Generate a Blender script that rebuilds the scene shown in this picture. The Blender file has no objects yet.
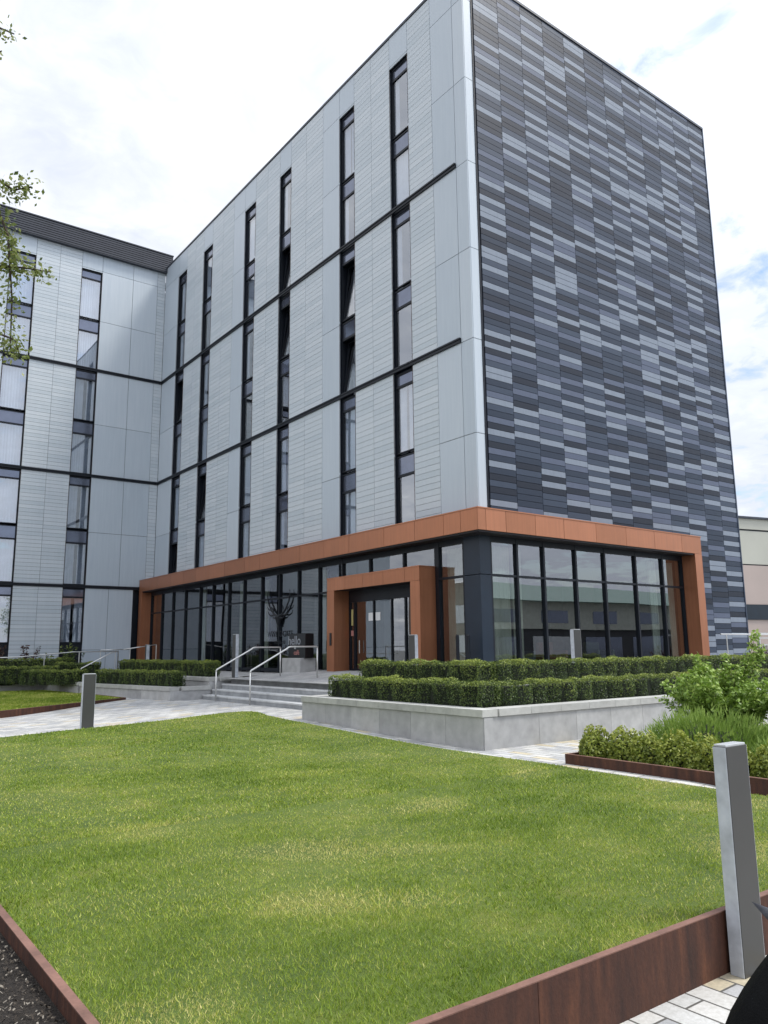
import bpy, math, random
import numpy as np
from mathutils import Vector, Matrix

random.seed(7); RNG = np.random.default_rng(11)
scene = bpy.context.scene
COL = scene.collection
R = math.radians

# ------------------------------------------------------------------ helpers
class MB:
    """collects shapes; build() links them as ONE mesh object"""
    def __init__(s): s.v = []; s.f = []; s.t = []
    def poly(s, pts, faces, tone=0.5):
        b = len(s.v); s.v += [tuple(p) for p in pts]
        for f in faces: s.f.append([b + i for i in f]); s.t.append(tone)
        return s
    def box(s, x0, x1, y0, y1, z0, z1, tone=0.5):
        return s.poly([(x0,y0,z0),(x1,y0,z0),(x1,y1,z0),(x0,y1,z0),(x0,y0,z1),(x1,y0,z1),(x1,y1,z1),(x0,y1,z1)],
                      [(0,3,2,1),(4,5,6,7),(0,1,5,4),(1,2,6,5),(2,3,7,6),(3,0,4,7)], tone)
    def prism(s, pts, z0, z1, tone=0.5):
        """pts: ccw xy; z0/z1 numbers or functions of x, y"""
        a = [(x, y, z0(x, y) if callable(z0) else z0) for x, y in pts]
        b = [(x, y, z1(x, y) if callable(z1) else z1) for x, y in pts]
        n = len(pts)
        fs = [tuple(range(n - 1, -1, -1)), tuple(range(n, 2 * n))] + [(i, (i + 1) % n, n + (i + 1) % n, n + i) for i in range(n)]
        return s.poly(a + b, fs, tone)
    def wall(s, p, q, th, z0, z1, tone=0.5):
        """a wall slab from p to q, thickness th to its left"""
        p = Vector(p); q = Vector(q); d = (q - p).normalized(); n = Vector((-d.y, d.x)) * th
        return s.prism([p, q, q + n, p + n], z0, z1, tone)
    def tube(s, pts, r, n=8, tone=0.5, caps=True):
        pts = [Vector(p) for p in pts]; rings = []
        rr = r if isinstance(r, (list, tuple)) else [r] * len(pts)
        for i, p in enumerate(pts):
            d = (pts[min(i + 1, len(pts) - 1)] - pts[max(i - 1, 0)]).normalized()
            u = d.cross(Vector((0, 0, 1)))
            if u.length < 1e-3: u = d.cross(Vector((0, 1, 0)))
            u.normalize(); w = d.cross(u)
            rings.append([p + (u * math.cos(2*math.pi*k/n) + w * math.sin(2*math.pi*k/n)) * rr[i] for k in range(n)])
        b = len(s.v)
        for rg in rings: s.v += [tuple(p) for p in rg]
        for i in range(len(rings) - 1):
            for k in range(n):
                s.f.append([b+i*n+k, b+i*n+(k+1)%n, b+(i+1)*n+(k+1)%n, b+(i+1)*n+k]); s.t.append(tone)
        if caps:
            s.f.append([b + k for k in range(n)][::-1]); s.t.append(tone)
            s.f.append([b + (len(rings)-1)*n + k for k in range(n)]); s.t.append(tone)
        return s
    def build(s, name, m, parent=None, bevel=0, smooth=False):
        me = bpy.data.meshes.new(name); me.from_pydata(s.v, [], s.f); me.update()
        a = me.attributes.new('tone', 'FLOAT', 'FACE'); a.data.foreach_set('value', s.t)
        o = bpy.data.objects.new(name, me); COL.objects.link(o); me.materials.append(m)
        if smooth: me.shade_smooth()
        if parent: attach(o, parent)
        if bevel:
            b = o.modifiers.new('bevel', 'BEVEL'); b.width = bevel; b.segments = 2; b.limit_method = 'ANGLE'
        return o

def attach(o, parent):
    """parent without moving: things are unrotated empties, meshes are in world coordinates"""
    o.parent = parent
    p = parent; off = Vector((0, 0, 0))
    while p: off += p.location; p = p.parent
    o.location = -off if not o.get('_local') else o.location

def npmesh(name, verts, nper, tone, m, parent=None):
    """verts (N*nper,3), polygons of nper consecutive vertices"""
    n = len(verts) // nper
    me = bpy.data.meshes.new(name)
    me.vertices.add(len(verts)); me.vertices.foreach_set('co', np.ascontiguousarray(verts, dtype=np.float32).ravel())
    me.loops.add(n * nper); me.loops.foreach_set('vertex_index', np.arange(n * nper, dtype=np.int32))
    me.polygons.add(n); me.polygons.foreach_set('loop_start', np.arange(0, n * nper, nper, dtype=np.int32))
    me.polygons.foreach_set('loop_total', np.full(n, nper, dtype=np.int32))
    me.update(calc_edges=True)
    a = me.attributes.new('tone', 'FLOAT', 'FACE'); a.data.foreach_set('value', np.ascontiguousarray(tone, dtype=np.float32))
    me.materials.append(m)
    o = bpy.data.objects.new(name, me); COL.objects.link(o)
    if parent: attach(o, parent)
    return o

def tag(o, label=None, cat=None, group=None, kind=None):
    if label: o['label'] = label
    if cat: o['category'] = cat
    if group: o['group'] = group
    if kind: o['kind'] = kind
    return o
def thing(name, label, cat, loc=(0, 0, 0), group=None):
    o = bpy.data.objects.new(name, None); COL.objects.link(o); o.location = loc; o.empty_display_size = .2
    return tag(o, label, cat, group)
def struct(o): o['kind'] = 'structure'; return o
def copy_tree(o, parent=None):
    c = o.copy(); COL.objects.link(c)
    if parent: c.parent = parent
    for ch in list(o.children): copy_tree(ch, c)
    return c

# ------------------------------------------------------------------ materials
def nodes(name):
    m = bpy.data.materials.new(name); m.use_nodes = True
    nt = m.node_tree; return m, nt, nt.nodes['Principled BSDF']
def ramp(nt, stops, interp='LINEAR'):
    r = nt.nodes.new('ShaderNodeValToRGB'); cr = r.color_ramp; cr.interpolation = interp
    while len(cr.elements) < len(stops): cr.elements.new(.5)
    for e, (p, c) in zip(cr.elements, stops): e.position = p; e.color = (*c, 1)
    return r
def noise(nt, scale, detail=3, rough=.55, vec=None):
    n = nt.nodes.new('ShaderNodeTexNoise'); n.inputs['Scale'].default_value = scale
    n.inputs['Detail'].default_value = detail; n.inputs['Roughness'].default_value = rough
    if vec is None:
        g = nt.nodes.new('ShaderNodeNewGeometry'); vec = g.outputs['Position']
    nt.links.new(vec, n.inputs['Vector']); return n
def mixc(nt, fac, a, b, mode='MIX'):
    x = nt.nodes.new('ShaderNodeMix'); x.data_type = 'RGBA'; x.blend_type = mode
    for k, v in ((0, fac), (6, a), (7, b)):
        if hasattr(v, 'links') or hasattr(v, 'is_linked'): nt.links.new(v, x.inputs[k])
        elif k == 0: x.inputs[0].default_value = v
        else: x.inputs[k].default_value = (*v, 1)
    return x.outputs[2]
def bump(nt, b, height, strength=.3, dist=.01):
    n = nt.nodes.new('ShaderNodeBump'); n.inputs['Strength'].default_value = strength; n.inputs['Distance'].default_value = dist
    nt.links.new(height, n.inputs['Height']); nt.links.new(n.outputs[0], b.inputs['Normal'])
def simple(name, col, rough=.5, metal=0, var=.12, scale=2.5, fine=30, bmp=.05, spec=.5):
    m, nt, b = nodes(name)
    n1 = noise(nt, scale, 5); n2 = noise(nt, fine, 3)
    d = tuple(c * (1 - var) for c in col); l = tuple(min(c * (1 + var), 1) for c in col)
    r = ramp(nt, [(.3, d), (.7, l)]); nt.links.new(n1.outputs[0], r.inputs[0])
    c = mixc(nt, var * .8, r.outputs[0], n2.outputs['Fac'], 'OVERLAY')
    nt.links.new(c, b.inputs['Base Color'])
    b.inputs['Roughness'].default_value = rough; b.inputs['Metallic'].default_value = metal
    b.inputs['Specular IOR Level'].default_value = spec
    if bmp: bump(nt, b, n2.outputs[0], bmp, .01)
    return m
def toned(name, stops, rough=.6, var=.1, interp='LINEAR', scale=3, fine=40, bmp=.05, trans=0, metal=0, streak=0):
    """colour picked by the per-face attribute 'tone'"""
    m, nt, b = nodes(name)
    a = nt.nodes.new('ShaderNodeAttribute'); a.attribute_name = 'tone'
    r = ramp(nt, stops, interp); nt.links.new(a.outputs['Fac'], r.inputs[0])
    n = noise(nt, scale, 4); n2 = noise(nt, fine, 2)
    if name == 'slate_tiles': b.inputs['Specular IOR Level'].default_value = .3
    c = mixc(nt, var, r.outputs[0], n.outputs[0], 'OVERLAY')
    if streak:
        g = nt.nodes.new('ShaderNodeNewGeometry'); mp = nt.nodes.new('ShaderNodeMapping'); mp.inputs['Scale'].default_value = (7, 7, .35)
        nt.links.new(g.outputs['Position'], mp.inputs[0]); sn = noise(nt, 1.6, 6, .65, mp.outputs[0])
        c = mixc(nt, streak, c, sn.outputs[0], 'OVERLAY')
        rr = ramp(nt, [(.3, (rough-.08,)*3), (.7, (rough+.1,)*3)]); nt.links.new(sn.outputs[0], rr.inputs[0]); nt.links.new(rr.outputs[0], b.inputs['Roughness'])
    nt.links.new(c, b.inputs['Base Color']); b.inputs['Metallic'].default_value = metal
    if not streak: b.inputs['Roughness'].default_value = rough
    if bmp: bump(nt, b, n2.outputs[0], bmp, .01)
    if trans:
        t = nt.nodes.new('ShaderNodeBsdfTranslucent'); nt.links.new(c, t.inputs[0])
        mx = nt.nodes.new('ShaderNodeMixShader'); mx.inputs[0].default_value = trans
        nt.links.new(b.outputs[0], mx.inputs[1]); nt.links.new(t.outputs[0], mx.inputs[2])
        nt.links.new(mx.outputs[0], nt.nodes['Material Output'].inputs[0])
    return m
def glass(name, tint, ior=1.9, rough=.0, wav=.02):
    m, nt, b = nodes(name); nt.nodes.remove(b)
    tr = nt.nodes.new('ShaderNodeBsdfTransparent'); tr.inputs[0].default_value = (*tint, 1)
    gl = nt.nodes.new('ShaderNodeBsdfGlossy'); gl.inputs['Roughness'].default_value = rough; gl.inputs[0].default_value = (.9, .93, .97, 1)
    fr = nt.nodes.new('ShaderNodeFresnel'); fr.inputs[0].default_value = ior
    g = nt.nodes.new('ShaderNodeNewGeometry'); inv = nt.nodes.new('ShaderNodeMath'); inv.operation = 'SUBTRACT'; inv.inputs[0].default_value = 1
    nt.links.new(g.outputs['Backfacing'], inv.inputs[1]); ml = nt.nodes.new('ShaderNodeMath'); ml.operation = 'MULTIPLY'
    nt.links.new(fr.outputs[0], ml.inputs[0]); nt.links.new(inv.outputs[0], ml.inputs[1])
    if wav:
        n = noise(nt, .5, 0); bp = nt.nodes.new('ShaderNodeBump'); bp.inputs['Strength'].default_value = wav; bp.inputs['Distance'].default_value = .1
        nt.links.new(n.outputs[0], bp.inputs['Height']); nt.links.new(bp.outputs[0], gl.inputs['Normal'])
    mx = nt.nodes.new('ShaderNodeMixShader')
    nt.links.new(ml.outputs[0], mx.inputs[0]); nt.links.new(tr.outputs[0], mx.inputs[1]); nt.links.new(gl.outputs[0], mx.inputs[2])
    nt.links.new(mx.outputs[0], nt.nodes['Material Output'].inputs[0])
    return m

M = {}
M['panel'] = toned('pale_panel', [(0, (.46, .525, .585)), (1, (.53, .59, .645))], .40, .05, scale=.4, fine=1.2, bmp=.04, streak=.14)
M['boards'] = toned('pale_boards', [(0, (.50, .56, .605)), (1, (.58, .63, .67))], .48, .05, scale=.6, fine=1.2, bmp=.04, streak=.12)
M['tiles'] = toned('slate_tiles', [(0, (.010, .015, .028)), (.2, (.020, .031, .054)), (.42, (.040, .056, .088)), (.6, (.092, .112, .165)), (.8, (.215, .25, .305))], .45, .08, 'CONSTANT', scale=3, fine=4, bmp=.06, streak=.2)
M['dark'] = simple('dark_metal', (.008, .011, .017), .45, 0, .2, spec=.3)
M['navy'] = simple('navy_panel', (.010, .020, .036), .4, 0, .1, spec=.4)
M['reveal'] = simple('reveal_metal', (.008, .011, .019), .5, 0, .2, spec=.3)
M['brownedge'] = simple('brown_edge', (.06, .035, .025), .5)
M['copper'] = toned('copper_panel', [(0, (.38, .155, .078)), (1, (.46, .19, .10))], .36, .12, scale=1.2, fine=1.5, bmp=.06, metal=.55, streak=.25)
M['corten'] = None
M['concrete'] = toned('granite', [(0, (.36, .36, .36)), (1, (.47, .47, .46))], .8, .35, scale=5, fine=60, bmp=.15)
M['coping'] = toned('coping_stone', [(0, (.42, .42, .40)), (1, (.52, .52, .49))], .8, .3, scale=6, fine=60, bmp=.15)
M['stepstone'] = simple('step_granite', (.30, .31, .32), .8, 0, .2, 4, 80, .15)
M['stepnose'] = simple('step_nosing', (.52, .53, .53), .7, 0, .15, 4, 80, .1)
M['steel'] = simple('brushed_steel', (.66, .66, .64), .35, .85, .04, 4, 90, .0)
M['bollard'] = simple('bollard_steel', (.50, .51, .51), .32, .95, .05, 3, 60, .02)
M['bolldark'] = simple('bollard_dark_metal', (.060, .060, .058), .42, .1, .06, 3, 60, .02)
M['bollpale'] = simple('bollard_pale_plate', (.47, .50, .54), .5, .1, .22, 5, 22, .03)
M['bollcap'] = simple('bollard_cap', (.60, .62, .63), .4, .5, .1)
M['glass'] = glass('lobby_glass', (.72, .77, .78), 2.9, wav=.04)
M['wglass'] = glass('window_glass', (.86, .90, .95), 4.2, wav=.04)
M['spandrel'] = simple('spandrel_glass', (.17, .19, .25), .08, .7, .1, bmp=0, spec=1.0)
M['curtain'] = simple('net_curtain', (.62, .64, .66), .9, 0, .08)
M['drape'] = simple('lobby_drape', (.66, .64, .52), .95, 0, .1)
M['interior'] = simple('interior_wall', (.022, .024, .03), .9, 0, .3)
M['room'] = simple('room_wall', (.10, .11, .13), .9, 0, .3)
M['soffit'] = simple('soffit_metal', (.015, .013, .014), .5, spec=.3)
M['louvre'] = simple('roof_louvre', (.040, .045, .060), .5, 0, .15)
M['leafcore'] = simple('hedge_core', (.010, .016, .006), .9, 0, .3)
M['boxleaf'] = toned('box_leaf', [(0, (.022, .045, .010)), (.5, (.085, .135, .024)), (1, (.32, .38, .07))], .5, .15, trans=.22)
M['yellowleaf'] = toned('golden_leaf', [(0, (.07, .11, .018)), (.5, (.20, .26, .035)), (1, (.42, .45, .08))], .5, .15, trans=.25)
M['bushleaf'] = toned('bush_leaf', [(0, (.10, .18, .025)), (.5, (.26, .40, .06)), (1, (.50, .60, .17))], .45, .15, trans=.3)
M['redleaf'] = toned('red_leaf', [(0, (.030, .020, .015)), (.5, (.09, .03, .03)), (1, (.10, .09, .04))], .5, .15, trans=.2)
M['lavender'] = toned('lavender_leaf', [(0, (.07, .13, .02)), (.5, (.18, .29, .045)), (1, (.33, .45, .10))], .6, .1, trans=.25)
M['birchleaf'] = toned('birch_leaf', [(0, (.07, .11, .025)), (.5, (.20, .25, .06)), (1, (.38, .40, .14))], .5, .1, trans=.35)
M['bark'] = simple('birch_bark', (.20, .18, .15), .9, 0, .4, 8, 30, .5)
M['twig'] = simple('twig', (.05, .035, .025), .9)
M['grassblade'] = toned('grass_blade', [(0, (.10, .18, .010)), (.42, (.25, .35, .028)), (.7, (.42, .48, .065)), (1, (.70, .63, .24))], .6, .05, trans=.3)
M['signblack'] = simple('sign_black', (.008, .009, .011), .3)
M['white'] = simple('white_print', (.75, .76, .77), .5, 0, .03)
M['decal'] = simple('dark_decal', (.010, .013, .018), .6)
M['greyprint'] = simple('grey_print', (.32, .34, .37), .5, 0, .03)
M['pink'] = simple('red_print', (.55, .25, .22), .5)
M['yellow'] = simple('yellow_print', (.60, .52, .22), .5)
M['fur'] = simple('black_fur', (.0022, .0024, .003), .7, 0, .3, 20, 150, .5, spec=.12)
M['ear'] = simple('grey_ear_skin', (.10, .105, .125), .35, 0, .25, 40, 200, .3)
M['cream'] = simple('cream_sheet', (.50, .50, .43), .6, 0, .06, .3)
M['pinksheet'] = simple('pinkish_sheet', (.46, .38, .34), .6, 0, .06, .3)
M['navyband'] = simple('navy_band', (.012, .022, .035), .4)
M['soil'] = None

def corten():
    m, nt, b = nodes('corten_steel')
    g = nt.nodes.new('ShaderNodeNewGeometry'); mp = nt.nodes.new('ShaderNodeMapping'); mp.inputs['Scale'].default_value = (6, 6, .8)
    nt.links.new(g.outputs['Position'], mp.inputs[0])
    n = noise(nt, 2, 6, .6, mp.outputs[0]); n2 = noise(nt, 50, 4)
    r = ramp(nt, [(.3, (.030, .011, .007)), (.55, (.070, .024, .012)), (.8, (.15, .055, .024))]); nt.links.new(n.outputs[0], r.inputs[0])
    c = mixc(nt, .35, r.outputs[0], n2.outputs[0], 'OVERLAY'); nt.links.new(c, b.inputs['Base Color'])
    b.inputs['Roughness'].default_value = .75; bump(nt, b, n2.outputs[0], .3, .01); return m
M['corten'] = corten()
M['cortentop'] = simple('pale_rust_edge', (.20, .105, .078), .7, 0, .3, 5, 60, .1)  # paler, pinker rust for the strip along the plate tops

def soil():
    m, nt, b = nodes('dark_soil')
    n = noise(nt, 45, 6, .75); n2 = noise(nt, 2, 3)
    r = ramp(nt, [(.35, (.010, .008, .006)), (.55, (.035, .027, .02)), (.75, (.12, .10, .08))]); nt.links.new(n.outputs[0], r.inputs[0])
    c = mixc(nt, .3, r.outputs[0], n2.outputs[0], 'OVERLAY'); nt.links.new(c, b.inputs['Base Color'])
    b.inputs['Roughness'].default_value = .95; bump(nt, b, n.outputs[0], 1, .03); return m
M['soil'] = soil()

def paving(name, w, l, rot, cols, mortar=(.10, .095, .085), gap=.008, warm=.25):
    m, nt, b = nodes(name)
    g = nt.nodes.new('ShaderNodeNewGeometry'); mp = nt.nodes.new('ShaderNodeMapping')
    mp.inputs['Rotation'].default_value = (0, 0, rot); nt.links.new(g.outputs['Position'], mp.inputs[0])
    br = nt.nodes.new('ShaderNodeTexBrick'); nt.links.new(mp.outputs[0], br.inputs['Vector'])
    br.inputs['Scale'].default_value = 1; br.inputs['Brick Width'].default_value = l; br.inputs['Row Height'].default_value = w
    br.inputs['Mortar Size'].default_value = gap; br.inputs['Mortar Smooth'].default_value = .2; br.inputs['Bias'].default_value = 0
    br.inputs['Color1'].default_value = (0, 0, 0, 1); br.inputs['Color2'].default_value = (1, 1, 1, 1); br.inputs['Mortar'].default_value = (.5, .5, .5, 1)
    r = ramp(nt, cols, 'CONSTANT'); nt.links.new(br.outputs['Color'], r.inputs[0])
    n = noise(nt, 30, 5, .7); n2 = noise(nt, 1.2, 3)
    c = mixc(nt, .45, r.outputs[0], n.outputs[0], 'OVERLAY'); c = mixc(nt, .3, c, n2.outputs[0], 'OVERLAY')
    c = mixc(nt, br.outputs['Fac'], c, mortar); nt.links.new(c, b.inputs['Base Color'])
    b.inputs['Roughness'].default_value = .85
    sub = nt.nodes.new('ShaderNodeMath'); sub.operation = 'SUBTRACT'; nt.links.new(n.outputs[0], sub.inputs[0]); nt.links.new(br.outputs['Fac'], sub.inputs[1])
    bump(nt, b, sub.outputs[0], .5, .008); return m
PC = [(0, (.42, .42, .41)), (.22, (.52, .52, .50)), (.42, (.36, .365, .37)), (.58, (.56, .55, .52)), (.74, (.46, .46, .46)), (.86, (.52, .46, .33))]
M['paving'] = paving('granite_setts', .17, .42, math.pi / 2, PC)
M['pavefar'] = paving('granite_setts_far', .2, .42, R(-20), PC[:5] + [(.93, (.50, .45, .36))])
M['podium'] = paving('granite_flags', .4, .6, 0, [(0, (.36, .36, .36)), (.3, (.43, .43, .42)), (.6, (.39, .39, .39)), (.8, (.47, .46, .45))])

def lawnmat():
    m, nt, b = nodes('lawn_turf')
    n = noise(nt, .9, 5, .6); n2 = noise(nt, 60, 4, .7)
    r = ramp(nt, [(.3, (.055, .095, .010)), (.55, (.10, .145, .018)), (.72, (.18, .19, .04))]); nt.links.new(n.outputs[0], r.inputs[0])
    c = mixc(nt, .7, r.outputs[0], n2.outputs[0], 'OVERLAY'); nt.links.new(c, b.inputs['Base Color'])
    b.inputs['Roughness'].default_value = .9; bump(nt, b, n2.outputs[0], .8, .02); return m
M['lawn'] = lawnmat()

# ------------------------------------------------------------------ camera, light, sky
CAM = Vector((-14.7, -15.3, 1.6))
cr = Vector((.80168014, -.59765029, -.01109415)); cu = Vector((-.09526923, -.14607137, .98467605)); cf = Vector((.59011247, .78833831, .17404019))
cam = bpy.data.objects.new('camera', bpy.data.cameras.new('camera')); COL.objects.link(cam)
cam.matrix_world = Matrix(((cr.x, cu.x, -cf.x, CAM.x), (cr.y, cu.y, -cf.y, CAM.y), (cr.z, cu.z, -cf.z, CAM.z), (0, 0, 0, 1)))
cam.data.sensor_fit = 'VERTICAL'; cam.data.sensor_height = 24; cam.data.lens = 24 * 779.26 / 1024; cam.data.clip_end = 3000; cam.data.clip_start = .05
scene.camera = cam

SUN_AZ = Vector((.80, -.60)).normalized(); SUN_EL = R(57)
sd = Vector((SUN_AZ.x * math.cos(SUN_EL), SUN_AZ.y * math.cos(SUN_EL), math.sin(SUN_EL)))
sl = bpy.data.lights.new('sun', 'SUN'); sl.energy = 2.2; sl.angle = R(12); sl.color = (1, .955, .88)
so = bpy.data.objects.new('sun', sl); COL.objects.link(so); so.rotation_euler = sd.to_track_quat('Z', 'Y').to_euler(); so.location = (20, -20, 40)

w = bpy.data.worlds.new('World'); scene.world = w; w.use_nodes = True
nt = w.node_tree; bg = nt.nodes['Background']; bg.inputs[1].default_value = .10
sky = nt.nodes.new('ShaderNodeTexSky'); sky.sky_type = 'NISHITA'; sky.sun_disc = False; sky.sun_elevation = SUN_EL
sky.sun_rotation = math.atan2(SUN_AZ.x, SUN_AZ.y)
tc = nt.nodes.new('ShaderNodeTexCoord')
sep = nt.nodes.new('ShaderNodeSeparateXYZ'); nt.links.new(tc.outputs['Generated'], sep.inputs[0])
def mth(op, a, b=None, c=None):
    n = nt.nodes.new('ShaderNodeMath'); n.operation = op
    for i, v in enumerate((a, b, c)):
        if v is None: continue
        if isinstance(v, (int, float)): n.inputs[i].default_value = v
        else: nt.links.new(v, n.inputs[i])
    return n.outputs[0]
zz = mth('ADD', mth('MAXIMUM', sep.outputs[2], 0), .18)
comb = nt.nodes.new('ShaderNodeCombineXYZ')
nt.links.new(mth('DIVIDE', sep.outputs[0], zz), comb.inputs[0]); nt.links.new(mth('DIVIDE', sep.outputs[1], zz), comb.inputs[1])
cn = noise(nt, 1.1, 3, .5, comb.outputs[0])           # large cloud masses
cn2 = noise(nt, 9.0, 7, .6, comb.outputs[0])          # rippled texture
cn2.inputs['Distortion'].default_value = .5
cn3 = noise(nt, 3.2, 4, .55, comb.outputs[0])
cover = mth('ADD', mth('MULTIPLY', cn.outputs[0], .50), mth('ADD', mth('MULTIPLY', cn2.outputs[0], .52), mth('MULTIPLY', cn3.outputs[0], .62)))
# thicker, brighter cloud towards the north-west (left of the block), thinner to the east
side = mth('ADD', mth('MULTIPLY', sep.outputs[0], -.13), mth('MULTIPLY', sep.outputs[1], .08))
cov = mth('ADD', mth('ADD', cover, side), -.245)
mask = nt.nodes.new('ShaderNodeMapRange'); mask.inputs[1].default_value = .30; mask.inputs[2].default_value = .44
nt.links.new(cov, mask.inputs[0]); mask.clamp = True
shade = ramp(nt, [(.34, (6.4, 6.8, 7.7)), (.50, (6.9, 7.35, 8.3)), (.60, (7.7, 8.1, 9.0)), (.76, (9.6, 9.9, 10.5)), (.92, (15., 15., 15.))])
nt.links.new(cov, shade.inputs[0])
skyc = mixc(nt, 1.0, sky.outputs[0], (1.5, 1.5, 1.45), 'MULTIPLY')
low = nt.nodes.new('ShaderNodeMapRange'); low.inputs[1].default_value = .22; low.inputs[2].default_value = .02; nt.links.new(sep.outputs[2], low.inputs[0])
mk = mth('MAXIMUM', mask.outputs[0], mth('MULTIPLY', low.outputs[0], .8))
cc = mixc(nt, mk, skyc, shade.outputs[0])
# the horizon itself pales
dt = nt.nodes.new('ShaderNodeVectorMath'); dt.operation = 'DOT_PRODUCT'; nt.links.new(tc.outputs['Generated'], dt.inputs[0]); dt.inputs[1].default_value = tuple(sd)
glow = mth('ADD', mth('MULTIPLY', mth('POWER', mth('MAXIMUM', dt.outputs['Value'], 0), 3.0), 1.3), 1.0)   # thin cloud is brighter round the sun
vm = nt.nodes.new('ShaderNodeVectorMath'); vm.operation = 'SCALE'; nt.links.new(cc, vm.inputs[0]); nt.links.new(glow, vm.inputs['Scale'])
nt.links.new(vm.outputs[0], bg.inputs[0])

scene.view_settings.view_transform = 'Standard'; scene.view_settings.look = 'None'; scene.view_settings.exposure = 0.24; scene.view_settings.gamma = 1
scene.cycles.max_bounces = 6; scene.cycles.diffuse_bounces = 2; scene.cycles.glossy_bounces = 4; scene.cycles.transparent_max_bounces = 12
scene.cycles.caustics_reflective = False; scene.cycles.caustics_refractive = False
scene.cycles.use_denoising = True

# ------------------------------------------------------------------ ground
def ss(t): t = min(max(t, 0), 1); return t * t * (3 - 2 * t)
def gz(x, y):                                  # paved ground
    z = .13 * ss((y + 6) / 6) * ss((x + 10.5) / 5) + .02 * ss((y + 2) / 4)
    return z - .30 * ss((-y - 9.6) / 2.8)
def lz(x, y): return max(.10 * ss((y + 6) / 7.5), gz(x, y) + .012 if y > -8 else 0)   # lawn
LAWN = [(-13.5, -12.45), (-6.2, -12.45), (-6.2, -9), (-6.2, -7), (-6.2, -5), (-6.18, -2.3), (-6.12, -.3), (-5.95, .9), (-5.72, 1.7), (-5.72, 2.1), (-5.9, 2.3), (-6.3, 2.33), (-7.9, 1.95), (-10, 1.2), (-11.5, .62), (-13.5, -.1)]

def grid(name, x0, x1, y0, y1, n, m_, zf, mat_):
    vs = [(x0 + (x1-x0)*i/n, y0 + (y1-y0)*j/m_, zf(x0 + (x1-x0)*i/n, y0 + (y1-y0)*j/m_)) for j in range(m_+1) for i in range(n+1)]
    fs = [(j*(n+1)+i, j*(n+1)+i+1, (j+1)*(n+1)+i+1, (j+1)*(n+1)+i) for j in range(m_) for i in range(n)]
    b = MB(); b.poly(vs, fs); return struct(b.build(name, mat_))
b = MB(); b.poly([(-900,-900,-.45),(900,-900,-.45),(900,900,-.45),(-900,900,-.45)], [(0,1,2,3)]); struct(b.build('ground', simple('distant_ground', (.22,.22,.21), .9)))
grid('paved_path', -13.5, 30, -12.1, -1.0, 60, 50, gz, M['paving'])
grid('paved_court', -30, 30, -1.0, 26, 60, 60, gz, M['pavefar'])
def nearz(x, y): return -.30
b = MB(); b.poly([(-13.55,-40,-.302),(40,-40,-.302),(40,-12.1,-.302),(-13.55,-12.1,-.302)], [(0,1,2,3)]); struct(b.build('near_path', M['paving']))
b = MB(); b.poly([(-40,-40,-.045),(-13.52,-40,-.045),(-13.52,-1,-.045),(-40,-1,-.045)], [(0,1,2,3)])
o = struct(b.build('soil_bed', M['soil'])); o.location.z = 0

# lawn surface (fan from triangulated grid clipped by the outline)
def inside(pt, poly):
    x, y = pt; c = False; n = len(poly)
    for i in range(n):
        x1, y1 = poly[i]; x2, y2 = poly[(i+1) % n]
        if (y1 > y) != (y2 > y) and x < (x2-x1)*(y-y1)/(y2-y1)+x1: c = not c
    return c
import bmesh
def sheet(name, poly, zf, mat_, step=.8, skirt=.0):
    bm = bmesh.new(); vs = [bm.verts.new((x, y, 0)) for x, y in poly]; bm.faces.new(vs)
    xs = [p[0] for p in poly]; ys = [p[1] for p in poly]
    x = min(xs) + step
    while x < max(xs):
        bmesh.ops.bisect_plane(bm, geom=bm.verts[:]+bm.edges[:]+bm.faces[:], plane_co=(x,0,0), plane_no=(1,0,0)); x += step
    y = min(ys) + step
    while y < max(ys):
        bmesh.ops.bisect_plane(bm, geom=bm.verts[:]+bm.edges[:]+bm.faces[:], plane_co=(0,y,0), plane_no=(0,1,0)); y += step
    for v in bm.verts: v.co.z = zf(v.co.x, v.co.y)
    if skirt:
        e = [e for e in bm.edges if e.is_boundary]; g = bmesh.ops.extrude_edge_only(bm, edges=e)['geom']
        for v in g:
            if isinstance(v, bmesh.types.BMVert): v.co.z -= skirt
    bmesh.ops.recalc_face_normals(bm, faces=bm.faces[:])
    me = bpy.data.meshes.new(name); bm.to_mesh(me); bm.free(); me.materials.append(mat_)
    o = bpy.data.objects.new(name, me); COL.objects.link(o); return o
struct(sheet('lawn', LAWN, lambda x, y: lz(x, y) + .012, M['lawn'], skirt=.3))
LEFTLAWN = [(-13.5, 4.75), (-10.4, 6.55), (-6.2, 9.85), (-6.5, 17.6), (-13.5, 20)]
struct(sheet('far_lawn', LEFTLAWN, lambda x, y: .17, M['lawn'], skirt=.2))

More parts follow.
